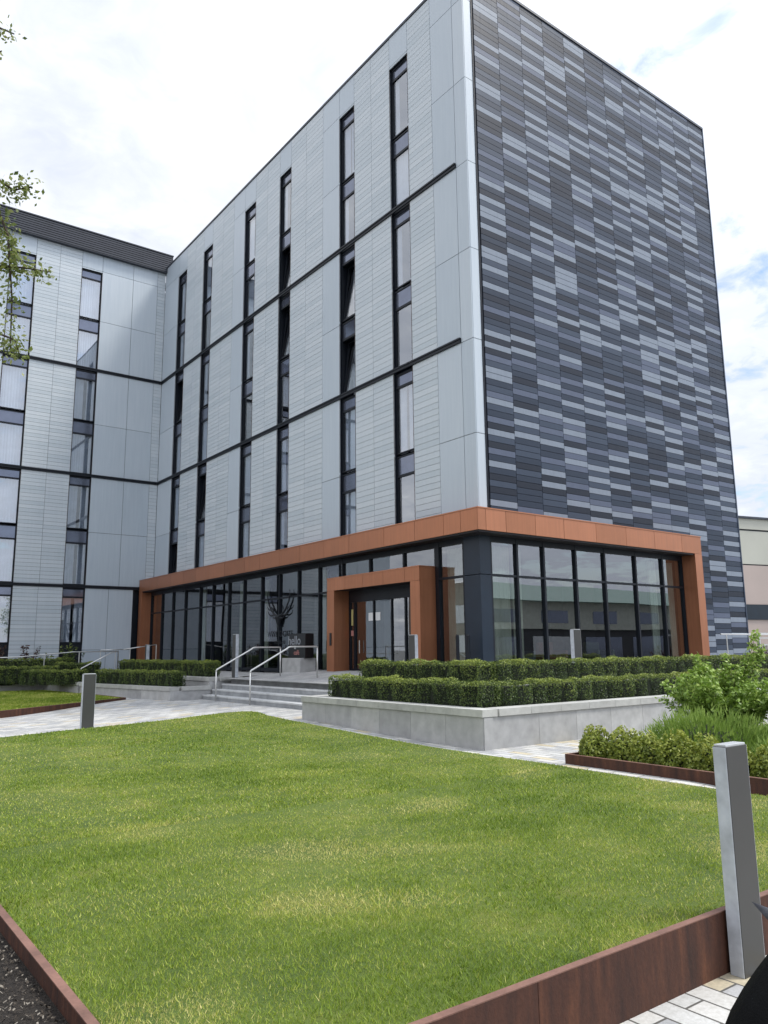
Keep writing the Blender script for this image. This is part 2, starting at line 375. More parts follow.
# grass
def grass(name, poly, zf, bands):
    V = []; T = []
    xs = [p[0] for p in poly]; ys = [p[1] for p in poly]
    px = np.array(poly)
    def ins(P):
        c = np.zeros(len(P), bool); n = len(px)
        for i in range(n):
            x1, y1 = px[i]; x2, y2 = px[(i+1) % n]
            if y1 == y2: continue
            k = ((y1 > P[:,1]) != (y2 > P[:,1])) & (P[:,0] < (x2-x1)*(P[:,1]-y1)/(y2-y1)+x1); c ^= k
        return c
    ph = RNG.uniform(0, 6.28, 12)
    for (r0, r1, dens, wd, ht) in bands:
        area = (max(xs)-min(xs))*(max(ys)-min(ys)); n = int(area*dens)
        P = np.c_[RNG.uniform(min(xs), max(xs), n), RNG.uniform(min(ys), max(ys), n)]
        d = np.hypot(P[:,0]-CAM.x, P[:,1]-CAM.y); k = (d >= r0) & (d < r1)
        # only what the view could see from here or a step aside
        fx = (P[:,0]-CAM.x)*.6 + (P[:,1]-CAM.y)*.8; lx = (P[:,0]-CAM.x)*.8 - (P[:,1]-CAM.y)*.6
        k &= (fx > 1.2) & (np.abs(lx) < fx*.62+1.5)
        P = P[k]; P = P[ins(P)]; n = len(P)
        x, y = P[:,0], P[:,1]
        patch = .5+.28*np.sin(x*1.1+ph[0]+1.3*np.sin(y*.7+ph[1]))*np.sin(y*.9+ph[2]) + .22*np.sin(x*2.7+y*1.9+ph[3]+1.7*np.sin(y*2.1+ph[4]))*np.sin(y*3.3-x*1.7+ph[5]) + .12*np.sin(x*7+ph[6]+2*np.sin(y*5))*np.sin(y*8+ph[7])
        dry = np.clip(np.sin(x*1.9+ph[8]+1.2*np.sin(y*1.6+ph[9]))*np.sin(y*2.3+x*.6+ph[10])-.35, 0, 1)*.75*np.clip((-y-3)/6, 0, 1)
        z = np.array([zf(a, c) for a, c in zip(x, y)])
        a = RNG.uniform(0, 2*np.pi, n); hh = ht*RNG.uniform(.5, 1.2, n)*(1.15-.5*np.clip(patch, 0, 1)); ww = wd*RNG.uniform(.6, 1.3, n)
        lean = RNG.normal(0, .55, (n, 2))*hh[:,None]
        dx, dy = np.cos(a)*ww/2, np.sin(a)*ww/2
        v = np.empty((n, 3, 3)); v[:,0] = np.c_[x-dx, y-dy, z]; v[:,1] = np.c_[x+dx, y+dy, z]; v[:,2] = np.c_[x+lean[:,0], y+lean[:,1], z+hh]
        V.append(v.reshape(-1, 3)); T.append(np.clip(patch*.66+dry*1.0+RNG.normal(0, .22, n)+.13+(RNG.random(n) < .03)*.35, 0, 1))
    o = npmesh(name, np.concatenate(V), 3, np.concatenate(T), M['grassblade'])
    return tag(o, 'short mown grass blades with yellowish dry patches on the lawn', 'grass', kind='stuff')
grass('grass', LAWN, lz, [(0, 5.2, 12000, .0065, .034), (5.2, 8, 6000, .010, .035), (8, 12, 2700, .015, .036), (12, 30, 1150, .024, .036)])
o = grass('far_grass', LEFTLAWN, lambda x, y: .17, [(0, 60, 900, .03, .05)]); o['label'] = 'bright mown grass on the small raised lawn at left'

# soil chips bottom left
n = 22000
P = np.c_[RNG.uniform(-15.3, -13.56, n), RNG.uniform(-13.2, -7, n)]
a = RNG.uniform(0, 6.28, n); s = RNG.uniform(.003, .009, n); tl = RNG.normal(0, .5, (n, 2)); q = []
for sx, sy in ((-1, -.5), (1, -.5), (1, .5), (-1, .5)):
    ox = (np.cos(a)*sx-np.sin(a)*sy)*s; oy = (np.sin(a)*sx+np.cos(a)*sy)*s
    q.append(np.c_[P[:,0]+ox, P[:,1]+oy, -.034+ox*tl[:,0]+oy*tl[:,1]+s*.5])
o = npmesh('mulch_chips', np.stack(q, 1).reshape(-1, 3), 4, RNG.random(n), toned('mulch', [(0, (.02, .015, .01)), (.6, (.07, .055, .04)), (1, (.32, .29, .24))], .9))
tag(o, 'dark bark mulch scattered on the soil bed', 'mulch', kind='stuff')

# corten edgings
def edging(name, label, segs, group='rusty steel edgings round the beds'):
    t = thing(name, label, 'edging', (segs[0][0][0], segs[0][0][1], 0), group)
    for (p, q, th, z0, z1) in segs:
        p = Vector(p); q = Vector(q); L = (q-p).length; k = max(1, round(L/2.0)); b = MB()
        for i in range(k):
            d = (q-p)/L; a_ = p+d*(L*i/k+.002); e_ = p+d*(L*(i+1)/k-.002)
            b.wall(a_, e_, th, z0, z1)
        b.build('edge_plate', M['corten'], t)
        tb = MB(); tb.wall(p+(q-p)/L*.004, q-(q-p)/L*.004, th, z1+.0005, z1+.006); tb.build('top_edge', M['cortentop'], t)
    return t
edging('steel_edging', 'tall rusty steel edging holding the near edge of the big lawn', [((-13.5, -12.49), (-9.93, -12.49), .045, -.34, .035), ((-9.93, -12.49), (-6.15, -12.49), .045, -.34, .035), ((-13.5, -1), (-13.5, -12.49), -.045, -.25, .035)])
edging('steel_edging', 'low rusty steel edging in front of the small far lawn at left', [((-13.5, 4.7), (-10.4, 6.5), .04, 0.0, .20), ((-10.4, 6.5), (-6.15, 9.82), .04, 0.0, .20), ((-6.15, 9.82), (-6.4, 17), .04, 0.05, .20)])
edging('steel_edging', 'low rusty steel edging round the planting bed at right', [((-5.85, -14.5), (-5.85, -7.7), .04, -.3, .13), ((-5.85, -7.7), (8, -7.7), -.04, -.1, .13)])
b = MB(); b.poly([(-5.84, -14.5, .07), (8, -14.5, .07), (8, -7.71, .07), (-5.84, -7.71, .07)], [(0, 1, 2, 3)]); struct(b.build('bed_soil', M['soil']))

# ------------------------------------------------------------------ podium, planters, steps
def pz(x, y): return .76 + .20 * ss((x + 3.5) / 3.3)
grid('podium', -3.72, 14, -4.3, 8.0, 24, 16, pz, M['podium'])
b = MB(); b.prism([(-3.9, 8.4), (-.2, 8.4), (-.2, 24.3), (-3.9, 24.3)], 0, .80); struct(b.build('left_terrace', M['podium']))
b = MB(); b.prism([(-16, 20.5), (-3.9, 20.5), (-3.9, 24.4), (-16, 24.4)], 0, .70); struct(b.build('upper_terrace', M['podium']))

def planter(name, label, segs, tops, soil_poly, soilz, ends=()):
    """segs: list of (p, q, z0, z1) walls; thickness to the left of p->q"""
    t = thing(name, label, 'planter', (segs[0][0][0], segs[0][0][1], 0), 'granite faced planters')
    wl = MB(); cp = MB()
    for (p, q, z0, z1, *ex) in segs:
        p = Vector(p); q = Vector(q); L = (q-p).length; d = (q-p)/L; ex2 = ex[1] if len(ex) > 1 else 0; ex = ex[0] if ex else 0
        k = max(1, round(L/.95))
        for i in range(k):
            wl.wall(p+d*(L*i/k+.003-(ex if i == 0 else 0)), p+d*(L*(i+1)/k-.003-(ex2 if i == k-1 else 0)), .12, z0, z1-.12, random.random())
        nn = Vector((-d.y, d.x)); wl.wall(p+nn*.012+d*.01, q+nn*.012-d*.01, .2, z0-.05, z1-.125, .2)
        k = max(1, round(L/.75)); po = p - nn*.03
        for i in range(k):
            cp.wall(po+d*(L*i/k+.003), po+d*(L*(i+1)/k-.003), .34, z1-.115, z1, random.random())
    wl.build('wall', M['concrete'], t); cp.build('coping', M['coping'], t)
    s = MB(); s.poly([(x, y, soilz) for x, y in soil_poly], [tuple(range(len(soil_poly)))]); s.build('soil', M['soil'], t)
    return t
# right planter, lower tier. corner overlap avoided by butting
planter('stone_planter', 'long low granite planter wall wrapping the building corner, lower tier', [((-5.75, -.3), (-5.75, -5.95), -.1, .63, 0, .03), ((-5.405, -5.92), (12, -5.92), -.1, .63, .21), ((-3.9, -.3), (-5.43, -.3), .0, .63)], None,
        [(-5.6, -5.7), (12, -5.7), (12, -4.6), (-4.7, -4.6), (-4.7, -.4), (-5.6, -.4)], .58)
planter('stone_planter', 'upper granite planter tier behind the lower box hedge', [((-4.85, -.55), (-4.85, -4.88), .55, .90, 0, .03), ((-4.505, -4.85), (12, -4.85), .55, .90, .21), ((-3.9, -.55), (-4.52, -.55), .55, .90)], None,
        [(-4.6, -4.7), (12, -4.7), (12, -3.9), (-3.9, -3.9), (-3.9, -.6), (-4.6, -.6)], .86)
b = MB(); b.box(-3.9, -3.7, -4.0, -.3, .5, .80); b.box(-3.7, 12, -4.5, -4.28, .3, .80); struct(b.build('podium_edge', M['stepstone']))
# left planter
planter('stone_planter', 'granite planter wall left of the entrance steps, lower tier', [((-6.35, 14.2), (-5.45, 7.95), 0, .55), ((-5.08, 7.97), (-4.13, 7.97), 0, .55, .26)], None,
        [(-5.3, 8.1), (-3.9, 8.1), (-3.9, 14.2), (-6.1, 14.2)], .50)
planter('stone_planter', 'raised granite planter block beside the top of the steps', [((-4.15, 16.5), (-4.15, 8.05), .3, .80), ((-3.805, 8.07), (-3.0, 8.07), .1, .80, .21)], None,
        [(-3.9, 8.2), (-3.0, 8.2), (-3.0, 16.5), (-3.9, 16.5)], .76)
planter('stone_planter', 'far granite kerb planter behind the small left lawn', [((-13.5, 19.4), (-6.6, 17.9), .1, .45), ((-6.72, 17.8), (-6.40, 14.25), .0, .58)], None,
        [(-13.5, 19.7), (-6.4, 18.2), (-5.6, 14.4), (-4, 16), (-4, 22), (-13.5, 22)], .42)

t = thing('entrance_steps', 'four grey stone steps with pale nosings up to the entrance', 'steps', (-4, 3.8, 0))
for i in range(4):
    x0 = -4.42 + .32*i; z0 = .135 + .156*i; z1 = z0 + .156
    st = MB(); st.box(x0, -3.0, -.29, 7.93, -.1 if i == 0 else z0-.14, z1-.012)
    so_ = st.build('step', M['stepstone'], t)
    ns = MB(); ns.box(x0-.012, x0+.335, -.28, 7.92, z1-.045, z1); ns.build('nosing', M['stepnose'], so_, bevel=.008)

def handrail(label, y):
    t = thing('handrail', label, 'handrail', (-4.4, y, .29), 'steel handrails on the entrance steps')
    b = MB(); b.tube([(-4.52, y, .13), (-4.52, y, 1.06)], .022, 10); b.build('post', M['steel'], t, smooth=True)
    b = MB(); b.tube([(-2.35, y, .76), (-2.35, y, 1.72)], .022, 10); b.build('post', M['steel'], t, smooth=True)
    b = MB(); b.tube([(-4.53, y, 1.02), (-4.50, y, 1.07), (-3.37, y, 1.66), (-3.32, y, 1.70), (-3.25, y, 1.715), (-2.40, y, 1.715), (-2.35, y, 1.70)], .024, 10); b.build('rail', M['steel'], t, smooth=True)
    return t
handrail('brushed steel handrail at the left side of the entrance steps', 6.75)
handrail('brushed steel handrail in the middle of the steps, right of its twin', 4.55)

# ------------------------------------------------------------------ hedges and shrubs
def leaf_quads(P, N, size, tone, spread=.6):
    n = len(P); N = N + RNG.normal(0, spread, (n, 3)); N /= np.linalg.norm(N, axis=1)[:, None]
    A = np.cross(N, RNG.normal(0, 1, (n, 3))); A /= np.linalg.norm(A, axis=1)[:, None]; B = np.cross(N, A)
    s = size*RNG.uniform(.6, 1.3, n)[:, None]
    q = np.stack([P-A*s, P-B*s*.55, P+A*s, P+B*s*.55], 1)
    return q.reshape(-1, 3)
def hedge(label, p, q, wd, z0, z1, pitch=.42, dens=2600, size=.016, leaf='boxleaf', group='clipped box hedges on the terraces', lump=.045, name='box_hedge'):
    """a row-grown hedge: lumpy body, fuzzy leaf shell, dark twiggy core"""
    p = Vector(p); q = Vector(q); L = (q-p).length; d = (q-p)/L; nn = Vector((-d.y, d.x)); H = z1-z0
    t = thing(name, label, 'hedge', (p.x, p.y, z0), group)
    n = int(dens*L*(2*H+wd)*1.1 + dens*2*wd*H)
    # sample surface: choose face by area
    areas = np.array([L*H, L*H, L*wd, wd*H, wd*H]); k = RNG.choice(5, n, p=areas/areas.sum())
    u = RNG.uniform(0, 1, n); v = RNG.uniform(0, 1, n)
    s = np.where(k < 3, u*L, np.where(k == 3, 0, L)); c = np.select([k == 0, k == 1, k == 2], [-wd/2, wd/2, (v-.5)*wd], (u-.5)*wd)
    z = np.select([k == 0, k == 1, k == 2], [v*H, v*H, H], v*H)
    Nl = np.zeros((n, 3)); Nl[k == 0, 1] = -1; Nl[k == 1, 1] = 1; Nl[k == 2, 2] = 1; Nl[k == 3, 0] = -1; Nl[k == 4, 0] = 1
    ph = RNG.uniform(0, 6.28, 8)
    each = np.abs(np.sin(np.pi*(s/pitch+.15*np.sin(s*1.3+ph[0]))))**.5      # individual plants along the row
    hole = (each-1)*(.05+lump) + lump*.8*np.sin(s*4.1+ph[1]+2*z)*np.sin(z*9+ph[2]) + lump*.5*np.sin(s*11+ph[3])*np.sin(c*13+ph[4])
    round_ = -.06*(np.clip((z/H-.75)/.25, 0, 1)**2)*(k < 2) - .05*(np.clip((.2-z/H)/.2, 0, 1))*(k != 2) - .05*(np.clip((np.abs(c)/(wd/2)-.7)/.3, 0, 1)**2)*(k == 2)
    off = hole+round_-RNG.exponential(.014, n)+.008
    off += (RNG.random(n) < .04)*RNG.uniform(0, .035, n)
    endr = 0
    Pl = np.c_[s, c, z]+Nl*off[:, None]
    base = np.array([p.x, p.y, z0]); D = np.array([[d.x, d.y, 0], [nn.x, nn.y, 0], [0, 0, 1]])
    P = base+Pl@D; N = Nl@D
    tone = np.clip(.42+RNG.normal(0, .17, n)+.30*(z/H-.5)+.30*(k == 2)+hole*3.0+.14*np.sin(s*2.3+ph[5])*np.sin(s*.9+ph[6]), 0, 1)  # lit tops and shaded hollows are put into the leaf tone
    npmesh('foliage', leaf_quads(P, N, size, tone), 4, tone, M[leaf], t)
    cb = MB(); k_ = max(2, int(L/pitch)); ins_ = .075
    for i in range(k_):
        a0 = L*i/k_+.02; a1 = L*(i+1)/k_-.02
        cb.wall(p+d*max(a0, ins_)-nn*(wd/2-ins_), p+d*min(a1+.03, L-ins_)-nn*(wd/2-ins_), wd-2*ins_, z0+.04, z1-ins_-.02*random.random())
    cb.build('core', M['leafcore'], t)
    return t
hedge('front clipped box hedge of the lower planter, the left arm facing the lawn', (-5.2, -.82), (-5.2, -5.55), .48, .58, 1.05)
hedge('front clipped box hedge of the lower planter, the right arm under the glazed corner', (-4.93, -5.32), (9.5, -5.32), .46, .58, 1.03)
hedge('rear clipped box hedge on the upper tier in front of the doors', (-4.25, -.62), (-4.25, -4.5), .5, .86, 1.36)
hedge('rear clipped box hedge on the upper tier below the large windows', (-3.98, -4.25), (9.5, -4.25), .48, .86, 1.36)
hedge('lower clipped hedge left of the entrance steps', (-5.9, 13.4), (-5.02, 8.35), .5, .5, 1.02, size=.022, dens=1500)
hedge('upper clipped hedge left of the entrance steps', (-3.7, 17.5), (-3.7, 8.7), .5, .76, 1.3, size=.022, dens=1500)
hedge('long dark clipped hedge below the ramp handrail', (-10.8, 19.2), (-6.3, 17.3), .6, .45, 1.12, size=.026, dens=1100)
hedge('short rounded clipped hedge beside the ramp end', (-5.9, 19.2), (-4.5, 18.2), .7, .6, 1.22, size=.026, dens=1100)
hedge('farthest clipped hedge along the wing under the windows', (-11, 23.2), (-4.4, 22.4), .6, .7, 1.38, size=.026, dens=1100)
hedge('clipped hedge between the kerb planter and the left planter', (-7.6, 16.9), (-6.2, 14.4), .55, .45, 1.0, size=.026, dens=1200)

def shrub(name, label, cat, x, y, z, rx, rz, leaf, n, size, group, blade=False, flat=1.0, stems=0):
    t = thing(name, label, cat, (x, y, z), group)
    ph = RNG.uniform(0, 6.28, 6)
    D = RNG.normal(0, 1, (n, 3)); D[:, 2] = np.abs(D[:, 2])*1.0-.15; D /= np.linalg.norm(D, axis=1)[:, None]
    az = np.arctan2(D[:, 1], D[:, 0]); lump = 1+.13*np.sin(3*az+ph[0]+2*D[:, 2])+.10*np.sin(7*az+ph[1])*np.sin(6*D[:, 2]+ph[2])
    if not blade:
        rr = lump*(1-RNG.exponential(.13, n)).clip(.25, 1.1)
        P = np.array([x, y, z+rz*.12])+D*rr[:, None]*np.array([rx, rx*flat, rz*.9])
        tone = np.clip(.25+.45*rr*(D[:, 2]*.5+.6)+RNG.normal(0, .17, n), 0, 1)  # interior shade and lit upper side painted through the leaf tone
        npmesh('foliage', leaf_quads(P, D, size, tone, .8), 4, tone, M[leaf], t)
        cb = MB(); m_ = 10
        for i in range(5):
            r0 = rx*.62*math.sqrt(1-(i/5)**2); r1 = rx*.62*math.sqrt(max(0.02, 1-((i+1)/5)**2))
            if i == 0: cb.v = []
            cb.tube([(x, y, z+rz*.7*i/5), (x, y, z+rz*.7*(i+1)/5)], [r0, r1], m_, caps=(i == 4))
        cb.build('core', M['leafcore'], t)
    else:
        rr = lump*RNG.uniform(.55, 1.0, n)
        P = np.array([x, y, z])+D*rr[:, None]*np.array([rx, rx*flat, rz]); U = D*np.array([.55, .55, .5])+np.array([0, 0, .75])+RNG.normal(0, .22, (n, 3)); U /= np.linalg.norm(U, axis=1)[:, None]
        S = np.cross(U, RNG.normal(0, 1, (n, 3))); S /= np.linalg.norm(S, axis=1)[:, None]
        h = size*4.3*RNG.uniform(.6, 1.25, n)[:, None]; wd = size*.42
        v = np.stack([P-S*wd, P+S*wd, P+U*h], 1).reshape(-1, 3)
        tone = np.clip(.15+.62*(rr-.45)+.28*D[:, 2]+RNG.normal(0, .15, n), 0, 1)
        npmesh('foliage', v, 3, tone, M[leaf], t)
        cb = MB()
        for i in range(5):
            r0 = rx*.8*math.sqrt(1-(i/5)**2); r1 = rx*.8*math.sqrt(max(0.02, 1-((i+1)/5)**2))
            cb.tube([(x, y, z+rz*.75*i/5), (x, y, z+rz*.75*(i+1)/5)], [r0, r1], 12, caps=(i == 4))
        cb.build('core', M['leafcore'], t)
    return t
# golden box shrubs along the steel edging
GB = [(-5.52, -7.62, .25, .42), (-5.42, -8.02, .27, .42), (-5.45, -8.42, .25, .38), (-5.40, -8.85, .28, .42), (-5.44, -9.28, .26, .40), (-5.46, -9.68, .24, .34), (-5.38, -10.12, .27, .40), (-5.45, -10.55, .20, .30), (-5.40, -10.95, .27, .40), (-5.42, -11.42, .26, .40)]
words_ = ['nearest the paving corner', 'second from the paving corner', 'third from the paving corner', 'fourth from the paving corner', 'fifth along, dark between brighter ones', 'small one sixth along the edging', 'yellowest one left of the near bollard', 'small gap-filling one behind the near bollard', 'just right of the near bollard', 'rightmost at the frame edge']
for (x, y, r_, h), wd_ in zip(GB, words_):
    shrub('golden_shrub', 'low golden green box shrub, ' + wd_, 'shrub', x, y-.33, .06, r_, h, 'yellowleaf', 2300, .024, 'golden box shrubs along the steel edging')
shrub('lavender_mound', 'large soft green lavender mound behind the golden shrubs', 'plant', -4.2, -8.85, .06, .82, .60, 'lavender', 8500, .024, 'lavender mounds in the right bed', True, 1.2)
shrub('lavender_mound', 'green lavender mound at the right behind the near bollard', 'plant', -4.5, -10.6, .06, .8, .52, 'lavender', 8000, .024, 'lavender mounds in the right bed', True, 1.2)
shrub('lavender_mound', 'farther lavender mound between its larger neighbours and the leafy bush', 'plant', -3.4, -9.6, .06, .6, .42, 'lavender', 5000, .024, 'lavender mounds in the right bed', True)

def leafybush(label, x, y, z, shoots, leaf, size, name='leafy_bush', group='shrubs with larger leaves', nl=80):
    t = thing(name, label, 'bush', (x, y, z), group)
    st = MB(); P = []; N = []
    for (dx, dy, h, rr) in shoots:
        top = Vector((x+dx, y+dy, z+h)); mid = Vector((x+dx*.5, y+dy*.5, z+h*.55))
        pts = [Vector((x+dx*.12, y+dy*.12, z)), mid, top]; st.tube(pts, [.012, .008, .003], 5)
        m_ = int(nl*h*(rr/.2))
        for i in range(m_):
            f = random.uniform(.12, 1.03)**.85
            c = pts[0].lerp(mid, f*2) if f < .5 else mid.lerp(top, (f-.5)*2)
            rad = rr*(1.15-f*.75)*math.sqrt(random.random()); a_ = random.uniform(0, 6.28)
            P.append((c.x+rad*math.cos(a_), c.y+rad*math.sin(a_), c.z+random.uniform(-.04, .04))); N.append((math.cos(a_)*.6, math.sin(a_)*.6, .8))
    st.build('stems', M['twig'], t)
    P = np.array(P); N = np.array(N); h = (P[:, 2]-z)/max(s_[2] for s_ in shoots)
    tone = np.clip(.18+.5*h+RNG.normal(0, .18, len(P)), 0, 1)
    npmesh('foliage', leaf_quads(P, N, size, tone, .55), 4, tone, M[leaf], t)
    return t
sh = []
for i in range(64):
    a_ = random.uniform(0, 6.28); r_ = .95*math.sqrt(random.random()); sh.append((r_*math.cos(a_)*1.0, r_*math.sin(a_), random.uniform(.80, 1.25)*(1.08-.28*r_), .24))
RX = Vector((.8017, -.5977))
sh += [(RX.x*.62, RX.y*.62, 1.72, .17), (RX.x*.70, RX.y*.70, 1.5, .2), (-RX.x*.38, -RX.y*.38, 1.38, .16), (RX.x*.1, RX.y*.1, 1.35, .18)]
leafybush('bright green leafy bush with tall shoots in the right bed', -2.75, -8.3, .06, sh, 'bushleaf', .036, nl=300)
sh = [(random.uniform(-.9, .9), random.uniform(-.7, .8), random.uniform(.7, 1.15), .24) for _ in range(42)]
leafybush('second bright leafy bush partly beyond the right frame edge', -2.35, -10.2, .06, sh, 'bushleaf', .042, nl=330)
sh = [(random.uniform(-1.0, 1.0), random.uniform(-.3, .3), random.uniform(.35, .62), .2) for _ in range(16)]
leafybush('dark red leaved shrub beside the copper jamb', 10.6, -2.2, 1.0, sh, 'redleaf', .05, nl=60)
for k_, (x, y, lab) in enumerate([(-6.1, 23.6, 'loose dark red leaved shrub in front of the striped wing cladding'), (-5.1, 23.5, 'dark bushy shrub below the narrow wing window'), (-7.6, 23.6, 'dark red shrub at the far left below the wing window'), (-4.1, 23.4, 'small dark shrub right of the narrow wing window')]):
    sh = [(random.uniform(-.6, .6), random.uniform(-.2, .2), random.uniform(.6, 1.35 if k_ != 1 else 1.0), .17) for _ in range(12)]
    leafybush(lab, x, y, .7, sh, 'redleaf' if k_ in (0, 2) else 'boxleaf', .06, nl=34)
shrub('ground_cover_shrub', 'loose dark green shrub on the kerb behind the small lawn', 'shrub', -8.0, 18.7, .4, 1.0, .55, 'boxleaf', 2600, .045, 'loose shrubs behind the small lawn', flat=.5)
shrub('ground_cover_shrub', 'paler loose shrub at the far left of the small lawn', 'shrub', -9.8, 19.2, .4, .95, .50, 'bushleaf', 2200, .045, 'loose shrubs behind the small lawn', flat=.5)

# ------------------------------------------------------------------ residential block
blk = thing('residential_block', 'tall apartment block with pale panel side and dark striped tile side', 'building', (6, 12, 0))
Z3, ZT = 4.76, 22.70; CELL = 5.6; BANDS = [4.76, 10.36, 15.96]
WIN = [(2.75, 3.75), (5.9, 6.88), (10.5, 11.45), (13.65, 14.7), (18.2, 19.25), (21.4, 22.5)]
# coordinate adaptors: face 'x' = plane x=0 facing -X (s = y), face 'w' = wing plane y=W facing -Y (s = x)
W = 24.45
def fbox(b, face, s0, s1, d0, d1, z0, z1, tone=.5):
    """d is depth INTO the building from the facade plane"""
    if face == 'x': b.box(d0, d1, s0, s1, z0, z1, tone)
    elif face == 'w': b.box(s0, s1, W+d0, W+d1, z0, z1, tone)
    elif face == 'y': b.box(s0, s1, d0, d1, z0, z1, tone)
def panels(b, face, s0, s1, z0, z1, joints):
    zs = [z0]+[j for j in joints if z0 < j < z1]+[z1]
    for a_, c_ in zip(zs, zs[1:]): fbox(b, face, s0+.009, s1-.009, 0, .03, a_+.009, c_-.009, random.random())
def boards(b, face, s0, s1, z0, z1, splits):
    ss_ = [s0]+splits+[s1]
    for j, (a_, c_) in enumerate(zip(ss_, ss_[1:])):
        z = z0; k = 0
        while z < z1-.03:
            z2 = min(z+.1867, z1)
            fbox(b, face, a_+.006, c_-.006, .001*(k % 2), .03, z+.005, z2-.005, random.random()); z = z2; k += 1
J28 = [Z3+2.8*i for i in range(8)]
pan = MB(); back = MB()
def col(face, kind, s0, s1, z0=Z3, z1=ZT, splits=None):
    m_ = MB()
    if kind == 'p': panels(m_, face, s0, s1, z0, z1, J28); m_.build('flat_cladding', M['panel'], blk)
    else: boards(m_, face, s0, s1, z0, z1, splits or []); m_.build('board_cladding', M['boards'], blk)
    fbox(back, face, max(s0, .034) if face == 'x' else s0, s1, .032, .95 if s0 > .4 or face == 'w' else .34, z0, z1)
col('x', 'p', 0.0, .5); col('x', 'p', .5, 1.56)
col('x', 's', 1.56, 2.75)
col('x', 's', 3.75, 5.9, splits=[4.85])
col('x', 'p', 6.88, 8.05); col('x', 's', 8.05, 10.5, splits=[9.3])
col('x', 's', 11.45, 13.65, splits=[12.55])
col('x', 'p', 14.7, 15.85); col('x', 's', 15.85, 18.2, splits=[17.0])
col('x', 's', 19.25, 21.4, splits=[20.3])
col('x', 'p', 22.5, 24.445)
for a_, c_ in WIN: col('x', 'p', a_, c_, 21.48, ZT)
# grey return on the dark side
for z0, z1 in zip([Z3]+J28[1:6], J28[1:7]): fbox(pan, 'y', .031, .34, 0, .03, z0+.009, z1-.009, .8)
fbox(pan, 'y', .031, .34, 0, .03, J28[6]+.009, ZT, .8)
# wing
WW = [(-4.51, -3.45), (-7.95, -6.75), (-12.2, -11.1)]
WT = 22.45
col('w', 's', -.45, -.01, z1=WT); col('w', 'p', -1.8, -.45, z1=WT); col('w', 'p', -3.45, -1.8, z1=WT)
col('w', 's', -6.75, -4.51, z1=WT, splits=[-5.6]); col('w', 'p', -9.4, -7.95, z1=WT); col('w', 's', -11.1, -9.4, z1=WT)
col('w', 'p', -13.4, -12.2, z1=WT); col('w', 'p', -16, -13.4, z1=WT)
for a_, c_ in WW: col('w', 'p', a_, c_, 21.48, WT)
# ground storey of the wing
for kind, a_, c_ in (('p', -2.3, -1.06), ('p', -3.45, -2.3), ('s', -6.75, -4.51), ('p', -9.4, -7.95), ('s', -11.1, -9.4), ('p', -13.4, -12.2), ('p', -16, -13.4)):
    m_ = MB()
    if kind == 'p': panels(m_, 'w', a_, c_, .7, Z3, [1.75]); m_.build('flat_cladding', M['panel'], blk)
    else: boards(m_, 'w', a_, c_, .7, Z3, [(a_+c_)/2]); m_.build('board_cladding', M['boards'], blk)
    fbox(back, 'w', a_, c_, .032, .95, .3, Z3)
pan.build('flat_cladding', M['panel'], blk); back.build('wall', M['reveal'], blk)
# solid core
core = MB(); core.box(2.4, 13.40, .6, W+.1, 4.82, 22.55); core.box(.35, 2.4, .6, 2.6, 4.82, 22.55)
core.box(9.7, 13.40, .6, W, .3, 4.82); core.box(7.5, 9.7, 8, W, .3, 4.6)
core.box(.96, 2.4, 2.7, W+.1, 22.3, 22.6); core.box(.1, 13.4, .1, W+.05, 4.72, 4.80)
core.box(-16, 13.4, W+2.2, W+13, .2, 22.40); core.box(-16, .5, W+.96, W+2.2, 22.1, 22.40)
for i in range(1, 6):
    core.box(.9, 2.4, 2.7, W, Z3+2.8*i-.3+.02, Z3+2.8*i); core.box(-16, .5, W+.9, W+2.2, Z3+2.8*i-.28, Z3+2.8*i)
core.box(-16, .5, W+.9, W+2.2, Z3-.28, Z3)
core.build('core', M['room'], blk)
b = MB(); b.box(-.03, 13.48, -.03, .3, 22.7, 22.79); b.box(-.03, .3, .3, W+.4, 22.7, 22.79); b.box(13.18, 13.48, .3, W+.4, 22.7, 22.79); b.build('roof_coping', M['louvre'], blk)
b = MB(); b.box(.3, 13.18, .3, W+.4, 22.6, 22.66); b.build('roof', M['louvre'], blk)
# bands
for zb in BANDS:
    b = MB()
    if zb > 5:
        b.box(-.075, -.002, .5, W-.002, zb+.10, zb+.15); b.box(-.05, -.002, .5, W-.002, zb+.01, zb+.096)
    b.box(-16, -.08 if zb > 5 else -.002, W-.075, W-.003, zb+.10, zb+.15); b.box(-16, -.08 if zb > 5 else -.002, W-.05, W-.003, zb+.01, zb+.096)
    b.build('string_band', M['dark'], blk)
# roof louvre screen
b = MB()
for i in range(8): b.box(-16, .3, W-.22, W-.157, 22.50+i*.122, 22.50+i*.122+.085)
b.box(-16, .3, W-.155, W-.05, 22.46, 23.5); b.box(-16, .32, W-.25, W+.2, 23.48, 23.54); b.box(-16, .3, W-.24, W+.2, 22.42, 22.455)
b.build('roof_screen', M['louvre'], blk)

